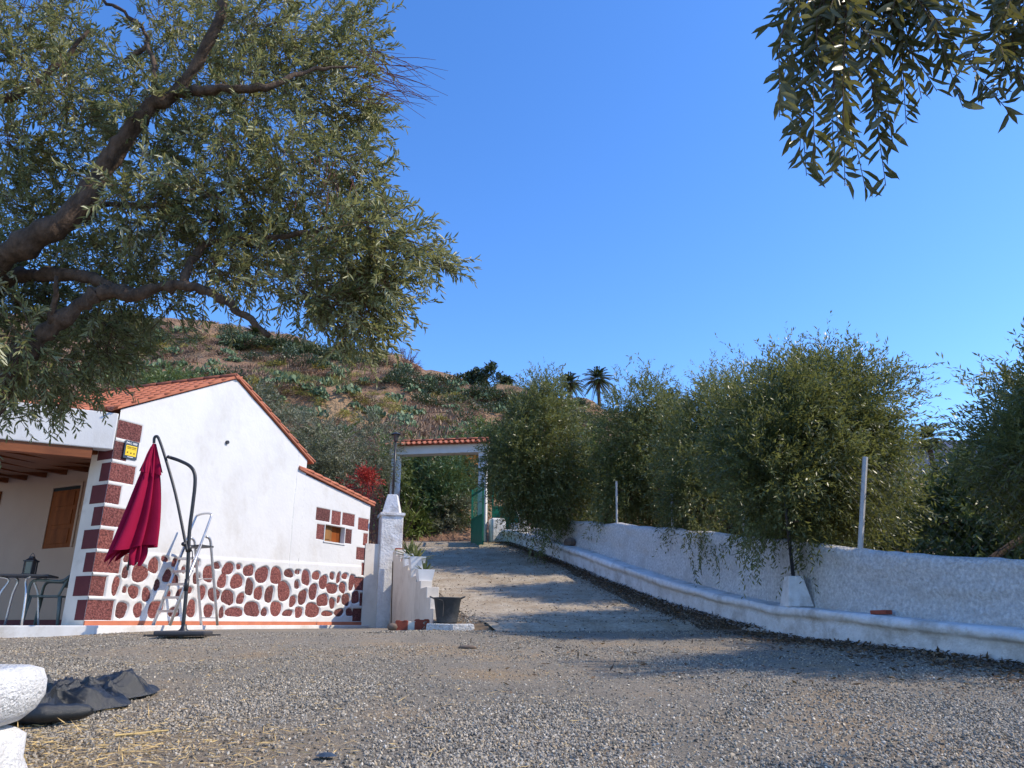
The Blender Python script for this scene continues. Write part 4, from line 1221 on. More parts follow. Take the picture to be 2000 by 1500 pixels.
b1 = MB(); b1.tube([U(358, 1060, -0.09), U(365, 1062, 0.05)], 0.03, 8); b1.tube([U(329, 890, -0.08), U(334, 892, 0.03)], 0.026, 8); b1.build('joint', M['blackmetal'], um, True)
b1 = MB(); b1.tube(spline([U(372, 1072, -0.06), U(376, 1075, -0.12), U(376, 1090, -0.12)], 3), 0.008, 6); b1.build('crank_handle', M['blackmetal'], um, True)
# canopy: a hanging folded cloth
top = U(302, 862, -0.04)
nth, nt_ = 96, 40
V = []
rgc = np.random.default_rng(3)
def canopy(R_of_t, z_of_t, hem, twist, nf=8, ph=0.0):
    V = []
    for i in range(nth):
        th = 2 * math.pi * i / nth
        for j in range(nt_):
            t = j / (nt_ - 1)
            fold = (0.5 + 0.5 * math.cos(nf * (th + ph) + twist * t + 0.9 * math.sin(2 * th)))
            r_ = R_of_t(t) * (0.42 + 0.58 * fold ** 0.8 * (0.8 + 0.3 * math.sin(th * 3 + 1)))
            z = z_of_t(t) + hem(th, fold) * t ** 3
            x = math.cos(th) * r_; y = math.sin(th) * r_ * 0.8
            x -= 0.11 * t * t * (1 if R_of_t(1) > 0.25 else 0)
            V.append(top + np.array([x, y, z]))
    F = []
    for i in range(nth):
        for j in range(nt_ - 1):
            F.append((i * nt_ + j, ((i + 1) % nth) * nt_ + j, ((i + 1) % nth) * nt_ + j + 1, i * nt_ + j + 1))
    return V, F
Lc = top[2] - U(275, 1090)[2]
V, F = canopy(lambda t: 0.085 + 0.315 * t ** 0.75, lambda t: -0.28 - (Lc - 0.28) * t,
              lambda th, f: 0.10 - 0.22 * max(0, math.cos(th - math.pi)) ** 2 * f + 0.10 * max(0, math.cos(th)) + 0.0 * f, 0.7)
obj('canopy', V, F, M['fabric'], um, True)
V, F = canopy(lambda t: 0.03 + 0.16 * t, lambda t: -0.02 - 0.42 * t, lambda th, f: -0.06 * f + 0.05 * math.sin(2 * th), 0.3, 8, 0.1)
obj('vent_cap', V, F, M['fabric'], um, True)
V, F = canopy(lambda t: 0.05 + 0.10 * math.sin(t * 2.6), lambda t: -Lc + 0.35 - 0.42 * t, lambda th, f: 0.03 * math.sin(5 * th), 0.2, 7)
obj('inner_folds', V, F, M['fabric'], um, True)
b1 = MB(); b1.tube([top + np.array([-0.06, -0.03, -0.2]), top + np.array([-0.10, 0, -Lc - 0.16])], 0.015, 8); b1.build('centre_pole', M['blackmetal'], um)
b1 = MB()
for dx in (-0.03, 0.02, 0.05):
    b1.tube(spline([top + np.array([dx * 0.4, -0.06, -0.08]), top + np.array([dx, -0.13, -0.26]), top + np.array([dx * 2.0, -0.15, -0.50])], 4), 0.006, 5)
b1.build('tie_cord', M['fabric'], um)

# ================================================================== STEPLADDER
t_ = thing('stepladder', W(1.4, 0.47, 0), 'silver aluminium stepladder standing open against the white gable wall', 'ladder')
NL, NR_ = 0.28, 0.66
def lad(s_, n_, z_):
    return W(s_, n_, z_)
P = []
for n_ in (NL, NR_):
    b1 = MB(); b1.tube([lad(0.98, n_, 0.0), lad(0.98 + 0.40, n_, 1.30)], 0.026, 6); b1.build('rail', M['alu'], t_, True)
    b1 = MB(); b1.tube(spline([lad(1.93, n_, 0.0), lad(1.62, n_, 1.16), lad(1.55, n_, 1.38), lad(1.46, n_, 1.42)], 4), 0.022, 6); b1.build('rear_leg', M['alu'], t_, True)
b1 = MB()
b1.tube(spline([lad(1.30, NL, 1.05), lad(1.50, NL, 1.72), lad(1.535, NL + 0.04, 1.81), lad(1.545, (NL + NR_) / 2, 1.83), lad(1.535, NR_ - 0.04, 1.81), lad(1.50, NR_, 1.72), lad(1.30, NR_, 1.05)], 5), 0.019, 7)
b1.build('handrail', M['alu'], t_, True)
for k in range(5):
    z_ = 0.21 * (k + 1); s_ = 0.98 + 0.40 * z_ / 1.30
    b1 = MB(); b1.box(W(s_ - 0.035, NL, z_ - 0.012), np.append(NRM * (NR_ - NL), 0), np.append(G * 0.09, 0), (0, 0, 0.036)); b1.build('step', M['alu'], t_)
b1 = MB(); b1.box(W(1.35, NL - 0.02, 1.25), np.append(NRM * (NR_ - NL + 0.04), 0), np.append(G * 0.28, 0), (0, 0, 0.03)); b1.build('platform', M['greymetal'], t_)
for z_, s_ in ((0.12, 1.90), (0.75, 1.735)):
    b1 = MB(); b1.tube([W(s_, NL, z_), W(s_, NR_, z_)], 0.009, 5); b1.build('brace', M['alu'], t_)

# ================================================================== STEPPED WALL, PIER, POTS, BUCKET
p0 = np.array([-2.78, 17.45]); p1 = np.array([-1.30, 12.55])
wd = unit(p1 - p0); wn = np.array([-wd[1], wd[0]])   # to the driveway side
if wn[0] < 0: wn = -wn
SL = np.linalg.norm(p1 - p0)
sw0 = thing('stepped_wall', (p0[0], p0[1], 0.6), 'cream stepped garden wall climbing beside the driveway to the white pier', 'wall')
steps = [(0, 2.42), (0.5, 2.27), (1.12, 2.10), (1.62, 1.95), (2.25, 1.84), (2.72, 1.68), (3.35, 1.56), (3.85, 1.42), (4.5, 1.24), (4.85, 1.05), (SL, 0)]
b1 = MB()
for k in range(len(steps) - 1):
    a, h = steps[k]; e = steps[k + 1][0]
    q = p0 + wd * a
    b1.box((q[0], q[1], 0.5), np.append(wd * (e - a), 0), np.append(wn * 0.22, 0), (0, 0, h - 0.5))
b1.build('wall_body', M['cream'], sw0, bevel=0.01)
for k in range(4):
    a, h = steps[k]
    q = p0 + wd * (a + 0.06) + wn * 0.03
    b1 = MB(); b1.box((q[0], q[1], h), np.append(wd * 0.16, 0), np.append(wn * 0.16, 0), (0, 0, 0.06)); b1.build('brick', M['brick'] if k % 2 == 0 else M['cream'], sw0)
b1 = MB()
P = [np.append(p0 + wd * (0.12 + 0.04 * i) - wn * 0.012, 2.18 - 0.24 * i) for i in range(7)]
b1.tube(spline(P, 3), 0.011, 6); b1.build('cable', M['soil'], sw0)
b1 = MB(); b1.box((-3.42, 17.42, 0.5), (0.52, 0.28, 0), (-0.06, 0.12, 0), (0, 0, 2.1)); b1.build('link_wall', M['cream'], sw0)
# pier with cap and lamp
pc = np.array([-2.93, 17.85]); pa = math.atan2(wd[1], wd[0])
pr = thing('gate_pier', (pc[0], pc[1], 0.6), 'square white roughcast pier between house end and driveway', 'pier')
b1 = MB(); b1.cbox((pc[0], pc[1], 0.6), 0.56, 0.52, 2.70, pa); b1.build('shaft', M['limewash'], pr, bevel=0.02)
b1 = MB(); b1.cbox((pc[0], pc[1], 3.27), 0.63, 0.59, 0.07, pa); b1.build('cap', M['limewash'], pr, bevel=0.012)
def lamp_post(x, y, z, h, ped_h, label, pw=0.38, lean=0.0):
    t = thing('lamp_post', (x, y, z), label, 'lamp', None)
    b_ = MB()
    w0, w1 = pw, pw * 0.55
    V = [(x + sx * wv / 2, y + sy * wv / 2, zz) for zz, wv in ((z, w0), (z + ped_h, w1)) for sx, sy in ((-1, -1), (1, -1), (1, 1), (-1, 1))]
    b_.add(V, [(3, 2, 1, 0), (4, 5, 6, 7), (0, 1, 5, 4), (1, 2, 6, 5), (2, 3, 7, 6), (3, 0, 4, 7)])
    b_.build('pedestal', M['limewash'], t, bevel=0.012)
    b_ = MB(); b_.tube([(x, y, z + ped_h - 0.02), (x + lean, y, z + h - 0.22)], [0.028, 0.024], 8); b_.build('pole', M['blackmetal'], t, True)
    b_ = MB(); b_.lathe((x + lean, y, z + h - 0.23), [(0.03, 0), (0.045, 0.02), (0.05, 0.04)], 8); b_.lathe((x + lean, y, z + h - 0.04), [(0.13, 0.0), (0.085, 0.035), (0.02, 0.06), (0, 0.065)], 10); b_.build('lamp_cap', M['blackmetal'], t)
    b_ = MB(); b_.lathe((x + lean, y, z + h - 0.19), [(0.05, 0), (0.075, 0.15), (0.0, 0.15)], 8); b_.build('lamp_glass', M['glass'], t)
    return t
lamp_post(pc[0] + 0.02, pc[1] - 0.02, 3.342, 2.02, 0.46, 'black garden lamp on a tapered white pedestal atop the pier', 0.42)
# pots with spiky succulents on the steps
PLANT = [rosette_mesh(70 + s, M['succulent'], 26, 0.46, 0.055, 1.0, 0.22, 'succulent') for s in range(3)]
POTS = [(1.75, 0.26, 'white square flowerpot with long arching blades, highest of the pots on the steps', 1.15), (2.60, 0.24, 'square white flowerpot with trailing blades, between two others on the steps', 1.0), (3.55, 0.21, 'white square flowerpot with short dry blades, lowest on the steps', 0.7)]
for k, (a, hh_, lab, sc_) in enumerate(POTS):
    q = p0 + wd * a + wn * 0.13
    zt_ = [h for (aa, h) in steps if aa <= a][-1]
    t = thing('flowerpot', (q[0], q[1], zt_), lab, 'flowerpot')
    b1 = MB()
    w0, w1 = 0.24, 0.32
    V = []
    for zz, wv in ((0, w0), (hh_, w1), (hh_, w1 - 0.04), (hh_ - 0.05, w1 - 0.05)):
        ca, sa = math.cos(pa) * wv / 2, math.sin(pa) * wv / 2
        V += [(q[0] - ca + sa, q[1] - sa - ca, zt_ + zz), (q[0] + ca + sa, q[1] + sa - ca, zt_ + zz), (q[0] + ca - sa, q[1] + sa + ca, zt_ + zz), (q[0] - ca - sa, q[1] - sa + ca, zt_ + zz)]
    F = [(3, 2, 1, 0), (12, 13, 14, 15)] + [(j * 4 + i, j * 4 + (i + 1) % 4, (j + 1) * 4 + (i + 1) % 4, (j + 1) * 4 + i) for j in range(3) for i in range(4)]
    b1.add(V, F); b1.build('pot', M['white'], t)
    link('succulent', PLANT[k], t, loc=(0, 0, hh_ - 0.06), rot=(0, 0, k), scale=sc_)
# loose blocks at the wall foot
for k, (px, w_, h_, mt, lab) in enumerate(((768, 0.14, 0.10, 'rock', 'round grey stone at the foot of the cream stepped wall'), (785, 0.2, 0.15, 'brick', 'red hollow brick beside the round grey stone under the cream wall'), (805, 0.13, 0.13, 'cream', 'pale block wedged between two red bricks under the cream wall'), (824, 0.24, 0.16, 'brick', 'red brick nearest the bucket under the cream wall'))):
    p = at(px, 1214, 12.35 + 0.02 * k); z = ground_z(p[0], p[1])
    b1 = MB()
    if mt == 'rock':
        b1.lathe((p[0], p[1], z - 0.01), [(0.0, 0.0), (0.07, 0.01), (0.095, 0.06), (0.07, 0.11), (0.0, 0.125)], 9)
    else:
        b1.cbox((p[0], p[1], z - 0.01), w_, 0.11, h_, 0.05 * k)
        for q in (-0.3, 0.3):
            b1.cbox((p[0] + q * w_, p[1], z + h_ - 0.012), w_ * 0.3, 0.115, 0.012, 0.05 * k)
    o = b1.build('rubble_stone' if mt == 'rock' else ('brick' if mt == 'brick' else 'block'), M[mt], None, mt == 'rock', bevel=0.006 if mt != 'rock' else 0)
    tag(o, lab, 'stone' if mt == 'rock' else 'brick')
# white painted slab and bucket
p = at(885, 1216, 12.15); zs_ = ground_z(p[0], p[1])
b1 = MB()
pl = [(-0.42, -0.16), (0.02, -0.28), (0.36, -0.20), (0.30, 0.02), (0.12, 0.22), (-0.25, 0.26), (-0.42, 0.1)]
V = [(p[0] + x, p[1] + y, zs_ - 0.04) for x, y in pl] + [(p[0] + x * 0.95, p[1] + y * 0.95, zs_ + 0.085 + 0.02 * math.sin(x * 9)) for x, y in pl]
k = len(pl)
b1.add(V, [tuple(range(k - 1, -1, -1)), tuple(range(k, 2 * k))] + [(i, (i + 1) % k, k + (i + 1) % k, k + i) for i in range(k)])
o = b1.build('stone_slab', M['stucco'], None, bevel=0.015); tag(o, 'whitewashed rough stone slab under the bucket', 'slab')
bk = np.array([p[0] - 0.10, p[1] + 0.02, zs_ + 0.10])
t = thing('bucket', bk, 'dark grey rubber builder bucket on the white slab', 'bucket')
b1 = MB(); b1.lathe(bk, [(0.0, 0.005), (0.155, 0.0), (0.165, 0.02), (0.215, 0.36), (0.235, 0.375), (0.235, 0.39), (0.20, 0.385), (0.15, 0.05), (0.0, 0.045)], 26); b1.build('tub', M['rubber'], t, True)
for s_ in (-1, 1):
    b1 = MB(); b1.tube(spline([bk + np.array([s_ * 0.215, -0.07, 0.375]), bk + np.array([s_ * 0.27, -0.04, 0.40]), bk + np.array([s_ * 0.27, 0.04, 0.40]), bk + np.array([s_ * 0.215, 0.07, 0.375])], 4), 0.012, 6); b1.build('ear_handle', M['rubber'], t, True)
b1 = MB(); b1.tube(spline([bk + np.array([-0.20, -0.11, 0.385]), bk + np.array([-0.10, -0.225, 0.35]), bk + np.array([-0.045, -0.215, 0.31]), bk + np.array([-0.05, -0.195, 0.1])], 5), 0.006, 5); b1.build('wire_bail', M['wire'], t, True)

# ================================================================== GATEWAY
GY = 25.0
gl = at(767, 1000, GY); gr_ = at(943, 1000, GY)
gbz = 3.40
gt = thing('gateway', ((gl[0] + gr_[0]) / 2, GY, gbz), 'white gateway with tiled lintel across the top of the driveway', 'gateway')
beam_b = at(850, 888, GY)[2]; beam_t = at(850, 871, GY)[2]
ga = -0.05
for x in (gl[0], gr_[0]):
    b1 = MB(); b1.cbox((x, GY - 0.15 * (x - (gl[0] + gr_[0]) / 2), gbz - 0.8 if x == gl[0] else gbz), 0.28, 0.30, beam_b - gbz + (0.8 if x == gl[0] else 0), -0.15); b1.build('pillar', M['plaster'], gt, bevel=0.012)
b1 = MB(); b1.cbox(((gl[0] + gr_[0]) / 2, GY, beam_b), gr_[0] - gl[0] + 0.44, 0.40, beam_t - beam_b, -0.15); lint = b1.build('lintel', M['plaster'], gt, bevel=0.012)
b1 = MB(); b1.cbox(((gl[0] + gr_[0]) / 2, GY, beam_t), gr_[0] - gl[0] + 0.5, 0.5, 0.08, -0.15); b1.build('tile_bed', M['tile'], lint)
x = gl[0] - 0.22
while x < gr_[0] + 0.25:
    yo = GY - 0.15 * (x - (gl[0] + gr_[0]) / 2)
    place_tile((x - 0.06, yo - 0.44, beam_t + 0.055), (0.13, 0.85, 0.30), (1, -0.15, 0), lint, 0.92)
    place_tile((x + 0.06, yo + 0.44, beam_t + 0.055), (-0.13, -0.85, 0.30), (-1, 0.15, 0), lint, 0.92)
    x += 0.19
for k in range(9):
    place_tile((gl[0] - 0.3 + k * 0.40, GY - 0.15 * (gl[0] - 0.3 + k * 0.40 - (gl[0] + gr_[0]) / 2), beam_t + 0.19), (1, -0.15, 0.02), (0.15, 1, 0), lint, 0.95)
# gate leaf, open, green
def gate_leaf(q0, q1, zb, label):
    q0, q1 = np.array(q0), np.array(q1)
    d = (q1 - q0); L_ = np.linalg.norm(d); d = d / L_; nn = np.array([-d[1], d[0]])
    t = thing('gate_leaf', (q0[0], q0[1], zb), label, 'gate', None)
    b_ = MB()
    for a in (0, L_ - 0.05):
        q = q0 + d * a; b_.box((q[0], q[1], zb), np.append(d * 0.05, 0), np.append(nn * 0.05, 0), (0, 0, 1.95))
    for z_ in (0.03, 0.92, 1.72):
        b_.box((q0[0] + d[0] * 0.05, q0[1] + d[1] * 0.05, zb + z_), np.append(d * (L_ - 0.1), 0), np.append(nn * 0.04, 0), (0, 0, 0.05))
    b_.build('gate_frame', M['green'], t)
    b_ = MB(); b_.box((q0[0] + d[0] * 0.05 + nn[0] * 0.015, q0[1] + d[1] * 0.05 + nn[1] * 0.015, zb + 0.08), np.append(d * (L_ - 0.1), 0), np.append(nn * 0.012, 0), (0, 0, 0.84)); b_.build('sheet_panel', M['green'], t)
    k = int((L_ - 0.1) / 0.12)
    for i in range(1, k):
        q = q0 + d * (0.05 + (L_ - 0.1) * i / k)
        b_ = MB(); b_.tube([(q[0] + nn[0] * 0.02, q[1] + nn[1] * 0.02, zb + 0.95), (q[0] + nn[0] * 0.02, q[1] + nn[1] * 0.02, zb + 1.93)], 0.011, 6); b_.build('bar', M['green'], t)
gate_leaf((-1.36, 24.45), (-0.93, 23.1), 3.15, 'green steel gate leaf swung open against the gate pillar by the white wall')
gate_leaf((gr_[0] + 0.30, GY + 0.55), (gr_[0] + 1.5, GY + 0.75), 3.75, 'green railing panel standing behind the end of the white wall')

# ================================================================== BOUNDARY WALL
tn = np.gradient(WP, axis=0); tn = unit(tn); rn = np.stack([tn[:, 1], -tn[:, 0]], 1)      # to the right of the path
seg = np.concatenate([[0], np.cumsum(np.linalg.norm(np.diff(WP, axis=0), axis=1))])
u = np.arange(0, seg[-1], 0.055)
bx_, by_ = np.interp(u, seg, WP[:, 0]), np.interp(u, seg, WP[:, 1])
nx_, ny_ = np.interp(u, seg, rn[:, 0]), np.interp(u, seg, rn[:, 1])
gzz = np.where(by_ < 11.2, yard_z(by_), drive_z(by_))
hp = np.interp(by_, [5, 7.2, 9.5, 13, 18, 25], [0.28, 0.30, 0.37, 0.42, 0.48, 0.45])
bw = thing('boundary_wall', (4.2, 9.4, 0.5), 'long rough whitewashed boundary wall with a rounded bench plinth climbing the driveway', 'wall')
prof = [(0.0, -0.35), (0.0, 0.30), (0.0, 0.55), (0.0, 0.70), (-0.035, 0.72), (-0.06, 0.82), (-0.055, 0.93), (-0.02, 0.995), (0.03, 1.0), (0.2, 1.0), (0.40, 1.01), (0.46, 0.8)]
V = np.zeros((len(u), len(prof), 3))
for j, (o_, f) in enumerate(prof):
    w_ = 0.030 * vnoise(u * 1.3, u * 0 + j * 0.6, 17) + 0.014 * vnoise(u * 6, u * 0 + j * 1.7, 18)
    V[:, j, 0] = bx_ + nx_ * (o_ + w_); V[:, j, 1] = by_ + ny_ * (o_ + w_); V[:, j, 2] = gzz + hp * f + w_ * 0.8
obj('bench_plinth', V.reshape(-1, 3), grid_faces(len(u), len(prof))[:, ::-1].copy(), M['limewash'], bw, True)
wt = walltop(by_)
msk = by_ < 24.9
nv = 16
rows = []
for j in range(nv):
    rows.append((0.36 + 0.03 * j / nv, j / (nv - 1), 0))
rows += [(0.43, 1.0, 0.05), (0.52, 1.0, 0.07), (0.62, 1.0, 0.05), (0.68, 1.0, -0.03), (0.69, 0.6, 0), (0.70, 0.0, 0)]
V = np.zeros((len(u), len(rows), 3))
low = gzz + hp * 0.9
for j, (o_, f, dz) in enumerate(rows):
    w_ = 0.045 * vnoise(u * 1.6, u * 0 + j * 0.35, 27) + 0.022 * vnoise(u * 5, u * 0 + j * 0.9, 28) + 0.012 * vnoise(u * 14, u * 0 + j * 2.1, 29)
    foot = 0.05 * np.clip(1 - f * 2.6, 0, 1)
    V[:, j, 0] = bx_ + nx_ * (o_ + w_ - foot); V[:, j, 1] = by_ + ny_ * (o_ + w_ - foot)
    V[:, j, 2] = low + (wt - low) * f + dz + (0.05 * vnoise(u * 1.1, u * 0, 41) + 0.02 * vnoise(u * 5, u * 0 + j, 42)) * (f > 0.9)
obj('wall_body', V[msk].reshape(-1, 3), grid_faces(int(msk.sum()), len(rows))[:, ::-1].copy(), M['stucco'], bw, True)
# wall end stub
e_ = at(958, 1012, 24.6)
b1 = MB(); b1.cbox((e_[0] + 0.22, 24.75, 3.2), 0.5, 0.45, e_[2] - 3.2, 0.3); b1.build('end_block', M['limewash'], bw, bevel=0.06)
def wall_pt(Y, off):
    i = np.argmin(abs(by_ - Y))
    return np.array([bx_[i] + nx_[i] * off, by_[i] + ny_[i] * off]), float(gzz[i] + hp[i]), float(wt[i])
q, zl, zw = wall_pt(10.75, 0.17); lamp_post(q[0], q[1], zl, 2.4, 0.42, 'black lamp pole on a white pedestal on the bench, half hidden by leaves', 0.36, 0.02)
q, zl, zw = wall_pt(23.6, 0.16); lamp_post(q[0], q[1], zl, 2.3, 0.42, 'black lamp pole on a white pedestal beside the green gate leaf', 0.36)
q, zl, zw = wall_pt(12.15, 0.37)
b1 = MB(); b1.cbox((q[0], q[1], zl + 0.38), 0.02, 0.16, 0.2, math.atan2(ny_[100], nx_[100])); b1.build('socket_box', M['limewash'], bw)
b1 = MB(); b1.cbox((q[0] - 0.012, q[1], zl + 0.42), 0.02, 0.05, 0.11, math.atan2(ny_[100], nx_[100])); b1.build('socket_hole', M['dark'], bw)
q, zl, zw = wall_pt(9.15, 0.22)
b1 = MB(); b1.cbox((q[0], q[1], zl + 0.004), 0.10, 0.26, 0.05, 0.25); o = b1.build('brick', M['brick'], None, bevel=0.008); tag(o, 'reddish brick lying on the white bench plinth', 'brick')
q, zl, zw = wall_pt(20.6, 0.24)
b1 = MB(); b1.lathe((q[0], q[1], zl - 0.02), [(0, 0), (0.16, 0.02), (0.19, 0.1), (0.13, 0.2), (0.0, 0.24)], 8); o = b1.build('rock', M['rock'], None); o.scale = (1.0, 1.5, 1); tag(o, 'brown rock resting on the upper end of the bench plinth', 'rock')

# ---- fence: posts and wire mesh
fn_ = thing('wire_fence', (4.8, 10, 1.3), 'chain link fence with concrete posts standing on the white wall', 'fence')
for k, (px, yt, Y) in enumerate(((1690, 893, 9.7), (1452, 985, 12.5), (1312, 965, 15.3), (1204, 940, 18.2), (1105, 925, 21.2), (992, 960, 24.0), (2150, 900, 7.0))):
    q, zl, zw = wall_pt(Y, 0.46)
    tp = at(px, yt, q[1])
    b1 = MB(); b1.tube([(q[0], q[1], zw - 0.1), (tp[0] if abs(tp[0] - q[0]) < 0.6 else q[0], q[1], min(tp[2], zw + 1.35))], 0.034 if k == 0 else 0.028, 6); b1.build('post', M['concretepost'], fn_)
b1 = MB()
step = 0.075
uu = np.arange(0.5, seg[-1] - 1.2, step)
fx, fy = np.interp(uu, u, bx_ + nx_ * 0.60), np.interp(uu, u, by_ + ny_ * 0.60)
fz = np.interp(uu, u, wt) + 0.03
NV = 15
def mp(i, k):
    i = min(max(i, 0), len(uu) - 1)
    return np.array([fx[i], fy[i], fz[i] + k * step])
VV, FF = [], []
def wirebit(p, q, r_=0.0015):
    d = unit(q - p); a = unit(np.cross(d, [0.9, 0.3, 0.1])) * r_; b_ = np.cross(d, a)
    k0 = len(VV)
    for c_ in (p, q):
        VV.extend([c_ + a, c_ - a * 0.5 + b_ * 0.87, c_ - a * 0.5 - b_ * 0.87])
    FF.extend([(k0 + i, k0 + (i + 1) % 3, k0 + 3 + (i + 1) % 3, k0 + 3 + i) for i in range(3)])
for i in range(0, len(uu) - NV, 2):
    if fy[i] > 9.3: break
    for k in range(0, NV, 3):
        wirebit(mp(i + k, k), mp(i + k + 3, k + 3)); wirebit(mp(i + NV - k, k), mp(i + NV - k - 3, k + 3))
obj('wire_mesh', VV, FF, M['wire'], fn_, kind='stuff')

# ================================================================== ORCHARD TREES
def base_on(x, y):
    return (x, y, float(walltop(y)) - 0.5)
LEAF = (0.085, 0.021)
tree('orchard_tree', base_on(1.9, 21.6), [(0.75, 21, 5.35, 1.15, 1.2, 1.6), (1.05, 21.2, 5.8, 1.0, 1.1, 1.85), (0.15, 20.8, 5.2, 0.8, 0.9, 1.0), (1.95, 22.3, 4.9, 0.7, 0.7, 0.9)], 5600, (0.10, 0.027), 'dense olive green tree at the top of the driveway overhanging the wall by the gate', 'tree', 'orchard trees behind the wall', M['orchardleaf'], seed=1, top_shoots=150, droops=[((0.85, 20.2, 3.8), (0.75, 20.0, 2.75), 40)])
tree('orchard_tree', base_on(3.9, 19.8), [(3.6, 19.6, 5.4, 1.0, 1.1, 1.75), (4.3, 19.9, 5.1, 0.9, 1.0, 1.6), (2.9, 19.5, 4.3, 0.7, 0.8, 1.2)], 4400, (0.10, 0.026), 'second olive green tree from the gate, next to two slim posts', 'tree', 'orchard trees behind the wall', M['orchardleaf'], seed=2, top_shoots=130)
tree('orchard_tree', base_on(4.6, 15.9), [(4.3, 15.9, 4.2, 0.95, 1.0, 1.4), (3.75, 15.0, 3.3, 0.55, 0.6, 0.8), (5.0, 16.1, 4.8, 0.85, 0.9, 1.4)], 4300, LEAF, 'smaller dark tree in the middle of the row drooping leaves over the wall', 'tree', 'orchard trees behind the wall', M['orchardleaf'], seed=3, top_shoots=90, droops=[((3.55, 14.1, 3.0), (3.42, 13.7, 1.95), 48), ((3.75, 13.7, 2.9), (3.75, 13.3, 1.9), 30)])
tree('orchard_tree', base_on(5.35, 12.1), [(4.5, 12, 3.7, 1.1, 1.1, 1.15), (5.5, 12.1, 3.9, 0.95, 1.0, 1.15), (5.0, 11.8, 3.1, 1.1, 1.0, 0.9), (5.7, 12.0, 3.5, 0.75, 0.9, 0.75), (5.2, 12.3, 4.45, 0.75, 0.8, 0.6), (3.85, 10.75, 2.75, 0.55, 0.45, 0.75), (4.5, 10.8, 2.9, 0.6, 0.5, 0.75), (4.2, 11.3, 3.5, 0.8, 0.7, 0.8)], 10500, LEAF, 'broadest and tallest tree of the row, rising above the thick white post', 'tree', 'orchard trees behind the wall', M['orchardleaf'], trunk_r=0.10, seed=4, top_shoots=260, droops=[((4.55, 11.2, 2.7), (4.35, 10.9, 1.75), 34), ((4.9, 11.1, 2.6), (4.75, 10.9, 1.8), 18), ((6.3, 12.2, 4.2), (7.1, 12.2, 5.0), 26)], trunk_top=(5.35, 12.1, 2.6))
tree('orchard_tree', base_on(7.0, 8.6), [(6.6, 8.5, 2.8, 0.9, 1.1, 0.9), (7.6, 8.8, 3.0, 1.0, 1.1, 1.1), (6.25, 8.2, 2.6, 0.6, 0.8, 0.75)], 4600, LEAF, 'tree at the low end of the row beside the sagging wire mesh', 'tree', 'orchard trees behind the wall', M['orchardleaf'], seed=5, top_shoots=130)
tree('orchard_tree', base_on(7.9, 7.0), [(7.7, 7.1, 4.5, 1.0, 1.0, 1.2), (8.4, 7.3, 5.1, 1.1, 1.0, 1.2), (7.9, 6.7, 5.6, 0.9, 0.9, 0.9)], 2600, LEAF, 'tall tree past the low end of the row throwing shade on the gravel', 'tree', 'orchard trees behind the wall', M['orchardleaf'], seed=6, top_shoots=60)
FILL = [((10.6, 18.5), 1.9, 1.8, 3.0, 'bushy light green tree far back between the two tallest orchard trees'), ((7.9, 17.6), 1.6, 1.6, 2.9, 'light green bushy tree hidden behind the broadest orchard tree'), ((9.0, 13.2), 1.5, 1.1, 2.6, 'low light green tree in the second row beyond the wire mesh'), ((6.4, 21.0), 1.8, 1.4, 4.0, 'back row tree filling the gap behind the middle of the orchard'), ((3.2, 26.5), 2.0, 2.0, 5.6, 'back row tree behind the second tree from the gate'), ((12.6, 15.0), 1.8, 1.6, 2.9, 'light green tree farthest along the second row'), ((7.0, 15.6), 1.4, 1.2, 2.8, 'back row tree just behind the smaller dark tree')]
for k, ((x, y), r_, rz, zc, lab) in enumerate(FILL):
    tree('back_row_tree', base_on(x, y) if y < 25 else (x, y, 3.3), [(x - r_ * 0.35, y, zc, r_ * 0.75, r_ * 0.8, rz), (x + r_ * 0.45, y + 0.2, zc - 0.2, r_ * 0.7, r_ * 0.8, rz * 0.9)], 1700, (0.14, 0.045), lab, 'tree', 'back row orchard trees', M['orchardgreen'], seed=20 + k, top_shoots=40, per=14, tw=0.6)
# dry hay heap behind the fence
rg = np.random.default_rng(8)
n_ = 1500
P = np.array([8.3, 10.3, 0]) + rg.normal(size=(n_, 3)) * np.array([0.55, 0.4, 0]); P[:, 2] = 1.30 + 0.55 * np.exp(-((P[:, 0] - 8.3) ** 2 + (P[:, 1] - 10.3) ** 2) * 1.5) * rg.random(n_)
V, F, k = leaves(P, rg.normal(size=(n_, 3)) + np.array([0, 0, 0.4]), rg.normal(size=(n_, 3)), rg.uniform(0.12, 0.35, n_), np.full(n_, 0.02), False)
o = obj('dry_brush', V, F, M['dry'], None, False, np.repeat(rg.random(n_), k)); tag(o, 'heap of dry brown brush behind the wire mesh', 'brush')
# leaning dead limb behind the mesh
b1 = MB(); b1.tube(spline([(6.4, 10.6, 1.45), (7.4, 10.7, 2.0), (8.6, 10.8, 2.55), (9.6, 10.9, 3.2)], 5), list(np.linspace(0.045, 0.07, 16)), 7); o = b1.build('leaning_limb', M['bark'], None, True); tag(o, 'slanting dead branch leaning behind the wire mesh', 'branch')

